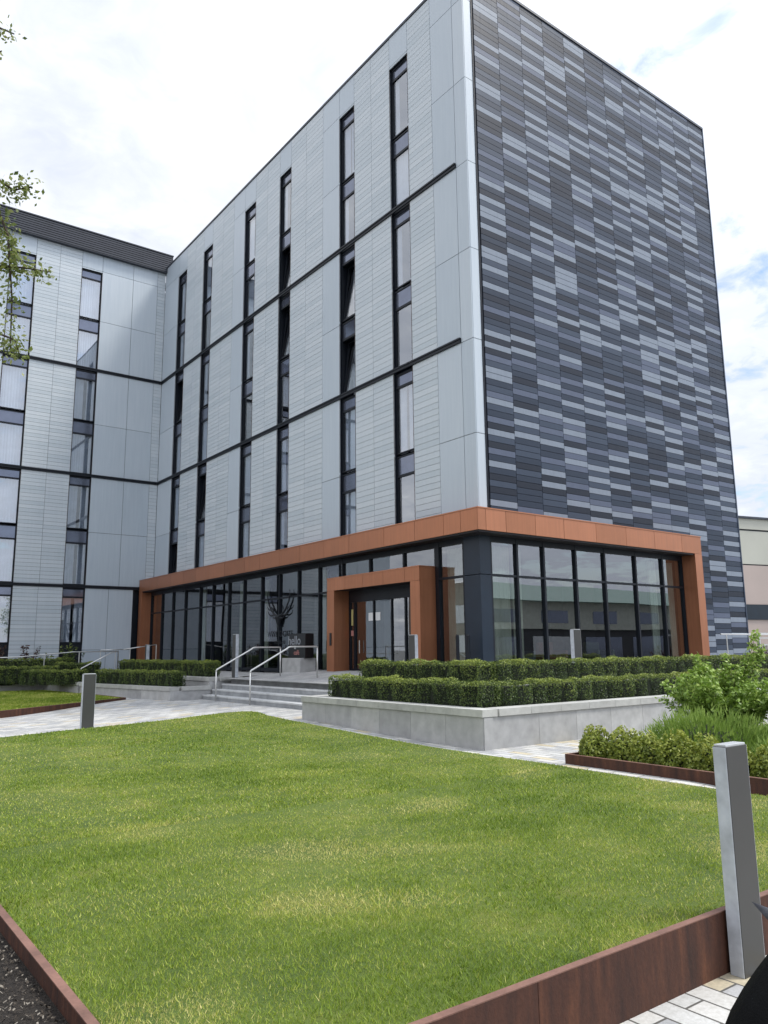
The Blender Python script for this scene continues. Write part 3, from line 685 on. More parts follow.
# windows: one object per storey strip
def window(face, s0, s1, zt, low, opened=False, drawn=.5, blue=False):
    """zt: top of the opening; low: lower half of a cell"""
    fw = .05; dg = .12
    if not low: zs = [(zt-.42, zt-.08, 'sp'), (zt-2.62, zt-.50, 'gl')]; zb = zt-2.66
    else: zs = [(zt-.60, zt-.04, 'sp'), (zt-2.66, zt-.68, 'gl')]; zb = zt-2.74
    f = MB()
    fbox(f, face, s0+.002, s0+fw, dg-.03, dg+.05, zb, zt-.002); fbox(f, face, s1-fw, s1-.002, dg-.03, dg+.05, zb, zt-.002)
    edges = sorted([zt-.002]+[v for a_ in zs for v in a_[:2]]+[zb])
    for a_, c_ in ((edges[0], edges[1]), (edges[2], edges[3]), (edges[4], edges[5])): fbox(f, face, s0+fw, s1-fw, dg-.03, dg+.05, a_, c_)
    # side reveals lining (brown edge on the far side)
    fr = f.build('window', M['dark'], blk)
    e = MB(); fbox(e, face, s0-.0, s0+.012, -.012, -.001, zb, zt); fbox(e, face, s1-.012, s1, -.012, -.001, zb, zt); e.build('trim', M['brownedge'], fr)
    for z0, z1, kd in zs:
        g = MB()
        if kd == 'sp': fbox(g, face, s0+fw, s1-fw, dg, dg+.03, z0, z1); g.build('spandrel', M['spandrel'], fr)
        elif not opened:
            fbox(g, face, s0+fw, s1-fw, dg+.005, dg+.02, z0, z1); g.build('pane', M['wglass'], fr)
        else:
            # bottom hung sash tilted inwards, the pane in its own frame
            tl = math.tan(R(6)); H = z1-z0
            def tilt(b_, a0, a1, h0, h1, off, th):
                if face == 'x': pts = [(dg+off+h0*tl, a0, z0+h0), (dg+off+h0*tl, a1, z0+h0), (dg+off+h1*tl, a1, z0+h1), (dg+off+h1*tl, a0, z0+h1)]; pts += [(x_+th, y_, z_) for x_, y_, z_ in pts]
                else: pts = [(a0, W+dg+off+h0*tl, z0+h0), (a1, W+dg+off+h0*tl, z0+h0), (a1, W+dg+off+h1*tl, z0+h1), (a0, W+dg+off+h1*tl, z0+h1)]; pts += [(x_, y_+th, z_) for x_, y_, z_ in pts]
                b_.poly(pts, [f_[::-1] if face == 'x' else f_ for f_ in [(0, 1, 2, 3), (7, 6, 5, 4), (0, 4, 5, 1), (1, 5, 6, 2), (2, 6, 7, 3), (3, 7, 4, 0)]])
            sb = MB(); a0, a1 = s0+fw+.005, s1-fw-.005
            tilt(sb, a0, a0+.05, 0, H, 0, .05); tilt(sb, a1-.05, a1, 0, H, 0, .05); tilt(sb, a0+.05, a1-.05, 0, .05, 0, .05); tilt(sb, a0+.05, a1-.05, H-.05, H, 0, .05)
            s_ = sb.build('opened_sash', M['dark'], fr); pg = MB(); tilt(pg, a0+.05, a1-.05, .05, H-.05, .02, .012)
            po_ = pg.build('pane', M['wglass'], fr)
    # curtain
    z0, z1 = zs[1][0], zs[1][1]; n = 26; dcur = dg+.12+(.36 if opened else 0)
    def sheet_(a0, a1):
        c = MB(); pts = []
        for i in range(n+1):
            s_ = a0+(a1-a0)*i/n; dd = dcur+.022*math.sin(i*2.1+a0*9)+.01*math.sin(i*.9)
            for zz_ in (z0-.02, z1+.02): pts.append((dd, s_, zz_) if face == 'x' else (s_, W+dd, zz_))
        c.poly(pts, [(2*i, 2*i+2, 2*i+3, 2*i+1) for i in range(n)]); c.build('curtain', M['curtain'], fr, smooth=True)
    wdt = s1-s0
    if drawn >= 1: sheet_(s0+.03, s1-.03)
    elif drawn > 0:
        sheet_(s0+.03, s0+.03+wdt*drawn*.55); sheet_(s1-.03-wdt*drawn*.45, s1-.03)
    return fr
openset = {(1, 2, 0), (1, 2, 1), (2, 3, 1), (2, 2, 0), (4, 1, 0), (5, 1, 1), (5, 2, 1)}
for wi, (a_, c_) in enumerate(WIN):
    for ci, zb in enumerate(BANDS):
        ct = zb+CELL if ci < 2 else 21.48
        for low in (0, 1):
            zt = ct if not low else ct-2.74
            op = (wi, ci+1, low) in {(1, 2, 0), (1, 2, 1), (2, 3, 1), (2, 2, 0), (4, 1, 0), (5, 1, 1), (5, 2, 0)}
            window('x', a_, c_, zt, low, op, random.choice([0, .5, .8, 1]) if not op else .8)
for wi, (a_, c_) in enumerate(WW):
    for ci, zb in enumerate(BANDS):
        ct = zb+CELL if ci < 2 else 21.48
        for low in (0, 1): window('w', a_, c_, ct if not low else ct-2.74, low, False, random.choice([.8, 1, 1]))
    window('w', a_, c_, Z3, 0, False, .8)
    b = MB(); fbox(b, 'w', a_+.002, c_-.002, .15, .25, .7, 2.09); b.build('window_apron', M['dark'], blk)
b = MB(); b.box(-1.05, -.30, W+.15, W+.3, .5, Z3); b.box(-1.06, -.98, W+.0, W+.15, .5, Z3); b.build('service_door', M['dark'], blk)

# dark tiled flank
tl = MB(); xs = [.46+(13.45-.46)*i/12 for i in range(13)]
prev = None
for i in range(12):
    x0, x1 = xs[i], xs[i+1]; z = .95 if x1 > 9.0 else 4.66
    z = .95; last = -1; shift = random.choice([0, .05, .093, .13])
    z -= shift
    while z < 22.68:
        h = .1867; z2 = min(z+h, 22.69)
        v = random.choices([.1, .3, .5, .7, .9], [.20, .22, .18, .16, .26])[0]
        if v == last and random.random() < .55: v = random.choice([.1, .3, .5, .9])
        last = v
        ok = z2 > 4.66 if x1 <= 9.2 else True
        if ok and z2 > .95:
            xa = x0
            if x0 < 9.45 < x1 and z < 4.6: xa = 9.45
            tl.box(xa+.007, x1-.007, -.0, .02, max(z, .95)+.007, z2-.007, v)
        z = z2
tl.build('tile_cladding', M['tiles'], blk)
b = MB(); b.box(.345, 13.44, .024, .5, 4.70, 22.69); b.box(9.45, 13.44, .024, .5, .5, 4.70); b.box(.345, .375, -.02, .023, 4.7, 22.70); b.build('tile_backing', M['reveal'], blk)
b = MB(); b.box(13.44, 13.50, -.02, W+12, .3, 22.70); b.build('end_wall', M['tiles'], blk)

# ---------------------------------------------------------------- copper portal canopy
G = -.25      # glass planes x=G and y=G
can = MB(); B0, B1 = 4.65, 5.25; D = -.8
xj = [-.8, -.52, .22, 1.37, 2.55, 3.98, 5.42, 6.87, 8.37, 9.5]
for a_, c_ in zip(xj, xj[1:]): can.box(a_+.006 if a_ > -.8 else -.8, c_-.006, D, D+.03, B0, B1-.035, random.random())
yj = [-.8+.031, -.12, .57, 1.82, 3.29, 5.16, 6.65, 8.22, 9.65, 11.21, 12.47, 14.29, 15.8, 17.16, 18.6, 20.1, 21.6, 23.0, 24.3]
for a_, c_ in zip(yj, yj[1:]): can.box(D, D+.03, a_+.006, c_-.006, B0, B1-.035, random.random())
# thin lip on top
can.box(D-.015, 9.52, D-.015, 0-.002, B1-.03, B1, .9); can.box(D-.015, -.002, 0, 24.3, B1-.03, B1, .9)
# jambs
can.box(9.09, 9.5, D+.0, D+.03, .7, B0-.006, .6); can.box(9.09, 9.12, D+.032, -.005, .7, B0, .4); can.box(9.47, 9.5, D+.032, -.005, .7, B0, .4)
can.box(D, D+.03, 23.9, 24.3, .6, B0-.006, .5); can.box(D+.032, -.01, 23.88, 23.91, .6, B0, .3); can.box(D, -.01, 24.27, 24.3, .6, B0-.01, .3)
can.build('copper_canopy', M['copper'], blk)
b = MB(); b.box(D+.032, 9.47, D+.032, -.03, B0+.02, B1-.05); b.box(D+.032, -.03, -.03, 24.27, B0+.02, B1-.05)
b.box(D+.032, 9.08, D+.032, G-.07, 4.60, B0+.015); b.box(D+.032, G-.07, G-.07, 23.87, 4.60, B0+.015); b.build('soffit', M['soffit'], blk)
b = MB(); b.box(9.13, 9.46, D+.04, -.01, .6, B0); b.box(D+.04, -.02, 23.92, 24.26, .6, B0); b.build('jamb_core', M['soffit'], blk)

# lobby glazing
PZ = .90
glz = MB(); fr = MB()
XM = [.10, 1.12, 2.21, 3.60, 4.95, 6.50, 7.95, 9.08]
YM = [.34, 1.41, 1.52]
YL = [6.3, 7.76, 9.17, 10.56, 11.97, 13.50, 14.88, 16.45, 17.82, 19.5, 21.0, 22.4, 23.87]
HT = 4.45; TR = 3.55
def mull(face, s, wd=.07):
    if face == 'y': fr.box(s-wd/2, s+wd/2, G-.06, G+.10, PZ-.2, 4.60)
    else: fr.box(G-.06, G+.10, s-wd/2, s+wd/2, PZ-.2, 4.60)
for s in XM: mull('y', s)
for s in YM[:2]+YL: mull('x', s)
for a_, c_ in zip(XM, XM[1:]):
    for z0, z1 in ((PZ-.05, PZ+.07), (TR-.03, TR+.03), (HT, 4.60)): fr.box(a_+.036, c_-.036, G-.05, G+.09, z0, z1)
for a_, c_ in list(zip(YM[:2], YM[1:2]))+list(zip(YL, YL[1:])):
    for z0, z1 in ((PZ-.05, PZ+.07), (TR-.03, TR+.03), (HT, 4.60)): fr.box(G-.05, G+.09, a_+.036, c_-.036, z0, z1)
# above the entrance portal
for s in (3.0, 4.74): fr.box(G-.05, G+.1, s-.035, s+.035, 3.9, 4.60)
for a_, c_ in ((1.45, 2.965), (3.035, 4.705), (4.775, 6.265)): fr.box(G-.05, G+.09, a_, c_, HT, 4.60)
fo = fr.build('lobby_window', M['dark'], blk)
for a_, c_ in zip(XM, XM[1:]):
    g = MB(); g.box(a_+.03, c_-.03, G+.01, G+.03, PZ, HT+.02); g.build('pane', M['glass'], fo)
for a_, c_ in ((.34, 1.41), (1.41, 3.0), (3.0, 4.74), (4.74, 6.3)):
    g = MB(); g.box(G+.01, G+.03, a_+.03, c_-.03, PZ if c_ < 1.5 else 3.85, HT+.02); g.build('pane', M['glass'], fo)
for a_, c_ in zip(YL, YL[1:]):
    g = MB(); g.box(G+.01, G+.03, a_+.03, c_-.03, PZ, HT+.02); g.build('pane', M['glass'], fo)
# navy corner column (two faces meeting at the corner)
b = MB(); b.prism([(G-.07, G-.07), (.065, G-.07), (.065, .06), (.06, .305), (G-.07, .305)], .6, TR-.01); b.prism([(G-.07, G-.07), (.065, G-.07), (.065, .06), (.06, .305), (G-.07, .305)], TR+.01, 4.60)
b.build('corner_column', M['navy'], blk)
b = MB(); b.box(G-.06, G+.2, 1.445, 1.56, .6, 4.6); b.build('portal_post', M['dark'], blk)
# interior
b = MB(); b.box(G+.2, 9.6, G+.2, W, .72, .895); b.build('lobby_floor', simple('lobby_floor', (.20, .19, .18), .4), blk)
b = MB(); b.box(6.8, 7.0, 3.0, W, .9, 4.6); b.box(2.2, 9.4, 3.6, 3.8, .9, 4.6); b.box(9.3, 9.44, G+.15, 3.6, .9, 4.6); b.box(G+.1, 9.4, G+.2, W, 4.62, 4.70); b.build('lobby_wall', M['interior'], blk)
for (x, y) in ((3.4, 8.5), (3.4, 13.5), (3.4, 18.5)):
    b = MB(); b.box(x-.2, x+.2, y-.2, y+.2, .9, 4.6); b.build('lobby_column', M['room'], blk)
def drape(pts_fn, n, z0, z1, parent, m_=None):
    c = MB(); pts = []
    for i in range(n+1):
        x_, y_ = pts_fn(i/n, .05*math.sin(i*1.7)+.02*math.sin(i*.7)); pts += [(x_, y_, z0), (x_+.0, y_, z1)]
    c.poly(pts, [(2*i, 2*i+2, 2*i+3, 2*i+1) for i in range(n)]); return c.build('drape', m_ or M['drape'], parent, smooth=True)
drape(lambda t_, d_: (.15+.95*t_, .05+d_), 40, .92, 4.4, blk); drape(lambda t_, d_: (1.25+.35*t_, .05+d_), 16, .92, 4.4, blk)
drape(lambda t_, d_: (.05+d_, .36+1.0*t_), 40, .92, 4.4, blk)
drape(lambda t_, d_: (7.75+.35*t_, .1+d_), 16, .92, 4.4, blk); drape(lambda t_, d_: (8.75+.3*t_, .1+d_), 16, .92, 4.4, blk)
for y_, L_ in ((7.9, .5), (12.2, .5), (14.2, .45), (18.1, .6)): drape(lambda t_, d_, y_=y_, L_=L_: (.15+d_, y_+L_*t_), 18, .92, 4.4, blk)
# lobby chairs and tables seen dimly
for k_, (x, y) in enumerate(((2.6, 1.2), (4.4, 1.5), (6.2, 1.1))):
    t = thing('lobby_armchair', 'dim upholstered armchair behind the glass, ' + ['nearest the corner column', 'in the middle of the window', 'nearest the copper jamb'][k_], 'armchair', (x, y, .9), 'armchairs inside the lobby')
    m_ = [simple('chair_grey', (.12, .13, .15), .8), simple('chair_rust', (.22, .07, .04), .8), simple('chair_olive', (.10, .11, .06), .8)][k_]
    b = MB(); b.box(x-.35, x+.35, y-.32, y+.3, 1.15, 1.33); b.build('seat', m_, t, bevel=.05)
    b = MB(); b.box(x-.35, x+.35, y+.22, y+.36, 1.2, 1.78); b.build('backrest', m_, t, bevel=.05)
    for sx in (-1, 1):
        b = MB(); b.box(x+sx*.37-.06, x+sx*.37+.06, y-.3, y+.3, 1.12, 1.52); b.build('armrest', m_, t, bevel=.03)
    for sx in (-1, 1):
        for sy in (-1, 1):
            b = MB(); b.tube([(x+sx*.3, y+sy*.26, .9), (x+sx*.3, y+sy*.26, 1.14)], .02, 6); b.build('leg', M['dark'], t)

# ---------------------------------------------------------------- entrance portal
por = MB(); PX = -.9; y0, y1 = 1.52, 6.30; pt = 3.92; ph_ = 3.50
js = [y0, 2.20, 3.22, 4.30, 5.30, y1]
for a_, c_ in zip(js, js[1:]): por.box(PX, PX+.03, a_+.005, c_-.005, ph_, pt-.03, random.random())
por.box(PX-.012, G-.07, y0-.012, y1+.012, pt-.028, pt, .8)
por.box(PX, PX+.03, y0, y0+.42, .6, ph_-.006, .5); por.box(PX, PX+.03, y1-.42, y1, .6, ph_-.006, .5)
por.box(PX+.032, G-.07, y0, y0+.03, .6, pt-.03, .35); por.box(PX+.032, G-.07, y1-.03, y1, .6, pt-.03, .35)
por.box(PX+.032, G-.07, y1-.42, y1-.39, .6, ph_, .3); por.box(PX+.032, G-.07, y0+.39, y0+.42, .6, ph_, .3)
po = por.build('entrance_portal', M['copper'], blk)
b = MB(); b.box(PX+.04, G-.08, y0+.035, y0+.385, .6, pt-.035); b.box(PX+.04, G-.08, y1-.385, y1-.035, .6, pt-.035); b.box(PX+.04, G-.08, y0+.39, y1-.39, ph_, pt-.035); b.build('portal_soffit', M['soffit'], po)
dr = MB(); dx = G-.02; a0, a1 = y0+.42, y1-.42
dr.box(dx-.04, dx+.06, a0, a1, 3.12, ph_); 
for s, wd_ in ((a0+.035, .07), (2.89+.05, .06), (3.62, .05), (4.54, .05), (5.58, .10), (a1-.03, .06)): dr.box(dx-.04, dx+.06, s-wd_/2, s+wd_/2, .92, 3.118)
dr.box(dx-.03, dx+.05, a0+.07, a1-.06, .92, 1.02)
do = dr.build('entrance_door', M['dark'], blk)
for s0_, s1_ in ((a0+.07, 2.91), (2.97, 3.595), (3.645, 4.515), (4.565, 5.53), (5.63, a1-.06)):
    g = MB(); g.box(dx+.0, dx+.015, s0_, s1_, 1.02, 3.118); g.build('pane', M['glass'], do)
for s0_ in (4.22, 4.60):
    g = MB(); g.box(dx-.008, dx-.002, s0_, s0_+.24, 2.50, 2.75); g.build('door_sticker', M['white'], do)
g = MB(); g.box(dx-.008, dx-.002, 5.70, 5.80, 2.38, 3.05-.15); g.build('yellow_notice', M['yellow'], do)
g = MB(); g.box(dx-.008, dx-.002, 5.64, 5.84, 2.05, 2.22); g.build('red_notice', M['pink'], do)
g = MB(); g.box(PX-.02, PX-.001, 6.02, 6.12, 1.75, 2.15); g.build('intercom_panel', M['signblack'], blk)
b = MB(); b.tube([(dx-.08, 5.25, 1.5), (dx-.08, 5.25, 1.9)], .015, 6); b.build('door_handle', M['steel'], do)

# stag decal and lettering on the lobby glass (behind the sign)
def text_mesh(name, s, size, m_, parent, loc, rot, ext=.004):
    cu_ = bpy.data.curves.new(name, 'FONT'); cu_.body = s; cu_.size = size; cu_.extrude = ext; cu_.align_x = 'CENTER'; cu_.resolution_u = 3
    to = bpy.data.objects.new(name+'_tmp', cu_); COL.objects.link(to); bpy.context.view_layer.update()
    me = bpy.data.meshes.new_from_object(to.evaluated_get(bpy.context.evaluated_depsgraph_get())); bpy.data.objects.remove(to)
    me.name = name; me.transform(Matrix.Translation(loc) @ Matrix.Rotation(rot[2], 4, 'Z') @ Matrix.Rotation(rot[0], 4, 'X'))
    me.materials.clear(); me.materials.append(m_); o = bpy.data.objects.new(name, me); COL.objects.link(o); attach(o, parent); return o
xg = G-.075
dc = MB(); cy, cz = 10.56, 2.70
def strokes(pts, w0, w1):
    pts3 = [(xg, cy-a_*1.3, cz+c_*.9) for a_, c_ in pts]; n = len(pts3)
    dc.tube(pts3, [(w0+(w1-w0)*i/(n-1))*1.0 for i in range(n)], 6)
for sg in (-1, 1):
    strokes([(sg*.06, .20), (sg*.22, .26), (sg*.42, .45), (sg*.60, .80), (sg*.66, 1.05), (sg*.64, 1.25)], .05, .02)
    strokes([(sg*.22, .26), (sg*.40, .22), (sg*.55, .30), (sg*.60, .42)], .035, .012)
    strokes([(sg*.42, .45), (sg*.56, .50), (sg*.66, .62)], .03, .012); strokes([(sg*.30, .34), (sg*.30, .50), (sg*.26, .62)], .03, .012)
    strokes([(sg*.10, .12), (sg*.26, .12), (sg*.33, .17)], .04, .015)
dc.tube([(xg, cy, cz+.24), (xg, cy, cz+.14), (xg, cy, cz-.02), (xg, cy, cz-.17), (xg, cy, cz-.22)], [.07, .14, .10, .05, .06], 8)
dc.build('stag_head_decal', M['decal'], fo)
text_mesh('glass_lettering', 'WEST GATE', .30, M['decal'], fo, Vector((xg, cy-.0, 2.12)), (R(90), 0, R(-90)))
text_mesh('glass_lettering', 'HOUSE', .17, M['decal'], fo, Vector((xg, cy-.0, 1.86)), (R(90), 0, R(-90)))

# sign on stone plinth
t = thing('sign_plinth', 'pale stone block plinth left of the entrance portal', 'plinth', (-1.2, 7.5, .9))
b = MB(); b.box(-1.45, -.85, 7.05, 8.25, .86, 1.36); b.build('plinth_block', M['concrete'], t, bevel=.01)
t = thing('sign_board', 'black sign board with white lettering standing on the stone plinth', 'sign', (-1.15, 7.6, 1.36))
b = MB(); b.box(-1.32, -1.0, 6.95, 8.05, 1.362, 2.16); b.build('sign_panel', M['signblack'], t)
text_mesh('sign_lettering', 'hello', .42, M['greyprint'], t, Vector((-1.326, 7.65, 1.80)), (R(90), 0, R(-90)))
text_mesh('sign_lettering', '&', .16, M['white'], t, Vector((-1.326, 7.6, 1.66)), (R(90), 0, R(-90)))
text_mesh('sign_lettering', 'café', .22, M['pink'], t, Vector((-1.326, 7.5, 1.47)), (R(90), 0, R(-90)))

# ---------------------------------------------------------------- bollard lights
def bollard(label, x, y, z, h, wx, wy, cat='bollard', group='square steel bollard lights'):
    t = thing('bollard_light', label, cat, (x, y, z), group)
    b = MB(); b.box(x-wx/2, x+wx/2, y-wy/2, y+wy/2, z, z+h-.012); b.build('post', M['bolldark'], t, bevel=.004)
    b = MB(); b.box(x-wx/2+.006, x+wx/2-.006, y-wy/2+.006, y+wy/2-.006, z+h-.03, z+h); b.build('cap', M['bollcap'], t, bevel=.003)
    for sg in (-1, 1):
        b = MB()
        if wx > wy: b.box(*sorted((x+sg*(wx/2+.001), x+sg*(wx/2+.006))), y-wy/2+.004, y+wy/2-.004, z+.01, z+h-.016)
        else: b.box(x-wx/2+.004, x+wx/2-.004, *sorted((y+sg*(wy/2+.001), y+sg*(wy/2+.006))), z+.01, z+h-.016)
        b.build('end_plate', M['bollpale'], t)
    return t
bollard('tall steel bollard light at the near right corner of the lawn', -9.985, -12.555, -.31, 1.315, .235, .09)
bollard('steel bollard light on the far paving behind the lawn', -9.72, 1.65, .0, 1.18, .24, .11)
lp_ = CAM + (cf + (1-384)/779.26*cr)*20.8
bollard('steel bollard light cut by the left frame edge', lp_.x, lp_.y, .0, 1.19, .24, .11)
def bol_px(px, dist, top, wx, wy, label):
    d = cf + (px-384)/779.26*cr; p = CAM + d*dist
    bollard(label, p.x, p.y, .80, top-.80, wx, wy)
bol_px(569, 19.0, 2.03, .25, .11, 'steel bollard light in front of the large right windows')
bol_px(411, 21.0, 1.98, .11, .25, 'steel bollard light in front of the copper door jamb')
bol_px(238.5, 25.0, 2.13, .11, .22, 'steel bollard light at the top left of the steps')
bol_px(153, 33.5, 1.92, .14, .14, 'slim pale bollard in front of the left copper jamb')
for px in (454, 464.5):
    d = cf + (px-384)/779.26*cr; p = CAM + d*21.0
    t = thing('black_post', 'short black post before the curtained corner window, ' + ('left one' if px < 460 else 'right one'), 'post', (p.x, p.y, .85), 'black posts by the corner column')
    b = MB(); b.tube([(p.x, p.y, .85), (p.x, p.y, 1.93)], .045, 10); b.build('shaft', M['dark'], t); b = MB(); b.tube([(p.x, p.y, 1.93), (p.x, p.y, 1.97)], [.05, .03], 10); b.build('top', M['dark'], t)

# ---------------------------------------------------------------- ramp handrail at left, and stair rail
t = thing('ramp_railing', 'long thin steel railing along the ramp in front of the wing', 'railing', (-7, 19.5, .6))
pl = [(-12, 18.6, 1.38), (-7.39, 19.2, 1.47), (-5.26, 19.3, 1.65), (-3.35, 19.3, 1.66)]
b = MB(); b.tube(pl, .022, 8); b.build('rail', M['steel'], t, smooth=True)
for (x, y, z) in ((-8.15, 19.1, 1.46), (-6.4, 19.25, 1.56), (-5.0, 19.3, 1.65), (-3.35, 19.3, 1.66)):
    b = MB(); b.tube([(x, y, .5), (x, y, z)], .02, 8); b.build('post', M['steel'], t)
t = thing('ramp_railing', 'dark stepped railing between the ramp and the copper jamb', 'railing', (-3, 19.5, .7))
b = MB(); b.tube([(-3.9, 20.0, 1.72), (-2.9, 20.0, 1.74)], .02, 8); b.tube([(-2.9, 20.0, 1.74), (-1.4, 20.0, 1.95)], .02, 8); b.build('rail', M['steel'], t, smooth=True)
for (x, z) in ((-3.9, 1.72), (-3.25, 1.73), (-2.6, 1.78), (-1.4, 1.95)):
    b = MB(); b.tube([(x, 20.0, .7), (x, 20.0, z)], .018, 8); b.build('post', M['steel'], t)
t = thing('stair_rail', 'slanting steel handrail rising behind the far bollard', 'handrail', (-7.3, 12, .3))
p0 = CAM + (cf + (81-384)/779.26*cr + (512-668.5)/779.26*cu)*31; p1 = CAM + (cf + (113-384)/779.26*cr + (512-652)/779.26*cu)*32.5
b = MB(); b.tube([p0+Vector((0, 0, -.25)), p0, p1, p1+Vector((.25, .1, 0)), p1+Vector((.25, .1, -.9))], .024, 8); b.build('rail', M['steel'], t, smooth=True)

# right railing, fence, far building
t = thing('terrace_railing', 'thin steel railing in front of the dark tiled wall', 'railing', (11, -1.3, .9))
b = MB(); b.tube([(9.55, -1.2, 1.98), (14.2, -1.2, 1.98)], .022, 8); b.build('rail', M['steel'], t)
for x in (9.9, 11.3, 12.7, 14.1):
    b = MB(); b.tube([(x, -1.2, .6), (x, -1.2, 1.98)], .018, 6); b.build('post', M['steel'], t)
t = thing('bar_fence', 'pale vertical bar fence at the far right behind the bush', 'fence', (17, 1, .3))
b = MB()
for i in range(60): b.box(15.2+i*.13, 15.2+i*.13+.03, .5, .53, .3, 1.62)
b.build('bars', simple('fence_bars', (.30, .31, .30), .5, .3), t)
for z in (1.60, 1.86, 2.04):
    b = MB(); b.box(15.0, 24, .46, .51, z, z+.05); b.build('rail', M['steel'], t)
for x in (15.0, 18.0, 21.0):
    b = MB(); b.box(x, x+.08, .4, .48, .3, 2.1); b.build('post', M['steel'], t)
grid('far_pavement', 13.6, 40, -6, 24, 4, 4, lambda x, y: .3, M['podium'])
t = thing('industrial_building', 'pale cream sheet clad industrial building in the far background', 'building', (45, 20, 0))
rot = R(-14); ca, sa = math.cos(rot), math.sin(rot)
def fb(b, u0, u1, v0, v1, z0, z1, tone=.5):
    pts = [(38.3+u*ca-v*sa, 12.8+u*sa+v*ca) for u, v in ((u0, v0), (u1, v0), (u1, v1), (u0, v1))]; b.prism(pts, z0, z1, tone)
b = MB(); fb(b, -14, 40, 0, 12, 7.2, 9.55); fb(b, -14, 40, -.05, 12, 9.66, 10.4); b.build('upper_cladding', M['cream'], t)
b = MB(); fb(b, -14, 40, 0.02, 12, -.4, 3.35); fb(b, -14, 40, .02, 12, 4.4, 7.12); b.build('lower_cladding', M['pinksheet'], t)
b = MB(); fb(b, -14, 40, -.06, 11, 3.35, 4.38); b.build('window_band', M['navyband'], t)
b = MB(); fb(b, -14, 40, .04, 11.9, 7.13, 7.19); fb(b, -14, 40, .04, 11.9, 9.56, 9.65); b.build('shadow_gap', M['dark'], t)
b = MB(); fb(b, -14.2, 40.2, -.2, 12.2, 10.41, 10.55); b.build('roof', M['louvre'], t)

# neighbours behind the photographer (they show as reflections in the glass)
t = thing('white_office_building', 'white building with a green roof opposite, seen mirrored in the lobby glass', 'building', (14, -38, 0))
b = MB(); b.box(10, 90, -56, -36, 3.4, 6.0); b.build('wall', simple('office_render', (.50, .52, .46), .7), t)
b = MB(); b.box(10, 90, -56, -36.3, -.4, 3.4); b.build('ground_storey', simple('office_dark_base', (.045, .045, .05), .7), t)
b = MB(); b.poly([(9, -57, 6.0), (91, -57, 6.0), (91, -35, 6.0), (9, -35, 6.0), (40, -46, 8.6), (84, -46, 8.6)], [(0, 3, 2, 1), (0, 1, 5, 4), (2, 3, 4, 5), (3, 0, 4), (1, 2, 5)]); b.build('roof', simple('green_roof', (.16, .26, .22), .6), t)
for i in range(10):
    b = MB(); b.box(12+i*7.5, 15.6+i*7.5, -36.0, -35.95, 4.0, 5.2); b.build('window', M['spandrel'], t)
    b = MB(); b.box(11+i*7.5, 16.6+i*7.5, -36.3, -36.25, .6, 2.7); b.build('window', M['curtain'] if i % 3 == 1 else M['spandrel'], t)
t = thing('brick_terrace_building', 'long brick building west of the lawn, seen mirrored in the entrance glass', 'building', (-48, 14, 0))
b = MB(); b.box(-60, -46, -10, 60, -.4, 9); b.build('wall', simple('old_brick', (.20, .15, .12), .85), t)
for i in range(14):
    for z in (1.2, 4.6):
        b = MB(); b.box(-45.99, -45.95, -8+i*4.8, -5.8+i*4.8, z, z+2); b.build('window', M['curtain'] if i % 3 == 0 else M['spandrel'], t)

def tree(label, x, y, z, h, crown, r0, leaf='birchleaf', nleaf=5200, size=.09, name='tree', weep=False):
    t = thing(name, label, 'tree', (x, y, z), 'trees around the lawn')
    b = MB(); b.tube([(x, y, z), (x+.08, y+.05, z+h*.35), (x-.05, y+.1, z+h*.7), (x, y, z+h)], [r0, r0*.75, r0*.45, r0*.1], 10); b.build('trunk', M['bark'], t, smooth=True)
    b = MB(); P = []
    for i in range(22):
        f = random.uniform(.28, .95); a_ = random.uniform(0, 6.28); L = crown*(1.1-f*.6)*random.uniform(.7, 1)
        s_ = Vector((x, y, z+h*f)); e = s_+Vector((math.cos(a_)*L, math.sin(a_)*L, L*.45)); m_ = s_.lerp(e, .5)+Vector((0, 0, .15*L))
        b.tube([s_, m_, e], [r0*.3*(1-f*.6), r0*.15, .01], 5)
        for k in range(nleaf//22):
            q = s_.lerp(e, random.uniform(.3, 1.08)); P.append((q.x+random.gauss(0, .28*L*.5), q.y+random.gauss(0, .28*L*.5), q.z+random.gauss(0, .3)))
    b.build('branches', M['bark'], t)
    P = np.array(P); tone = np.clip(.4+RNG.normal(0, .2, len(P)), 0, 1)
    npmesh('crown', leaf_quads(P, np.tile([0, 0, 1.], (len(P), 1)), size, tone, 1), 4, tone, M[leaf], t)
    return t
tree('leafy tree behind the photographer mirrored in the corner window', 3.0, -19.5, -.3, 8.5, 2.6, .16)

# overhanging birch at the upper left
bt = thing('birch_tree', 'birch with thin drooping leafy branches entering at the upper left', 'tree', (-16.9, -6.6, -.17), 'trees around the lawn')
tx, ty = -16.9, -6.6
b = MB(); b.tube([(tx, ty, -.17), (tx+.1, ty, 3), (tx+.05, ty+.1, 6), (tx+.2, ty, 9)], [.17, .14, .10, .03], 12); b.build('trunk', M['bark'], bt, smooth=True)
def pxp(px, py, d): return CAM + (cf + (px-384)/779.26*cr + (512-py)/779.26*cu)*d
br = MB(); P = []
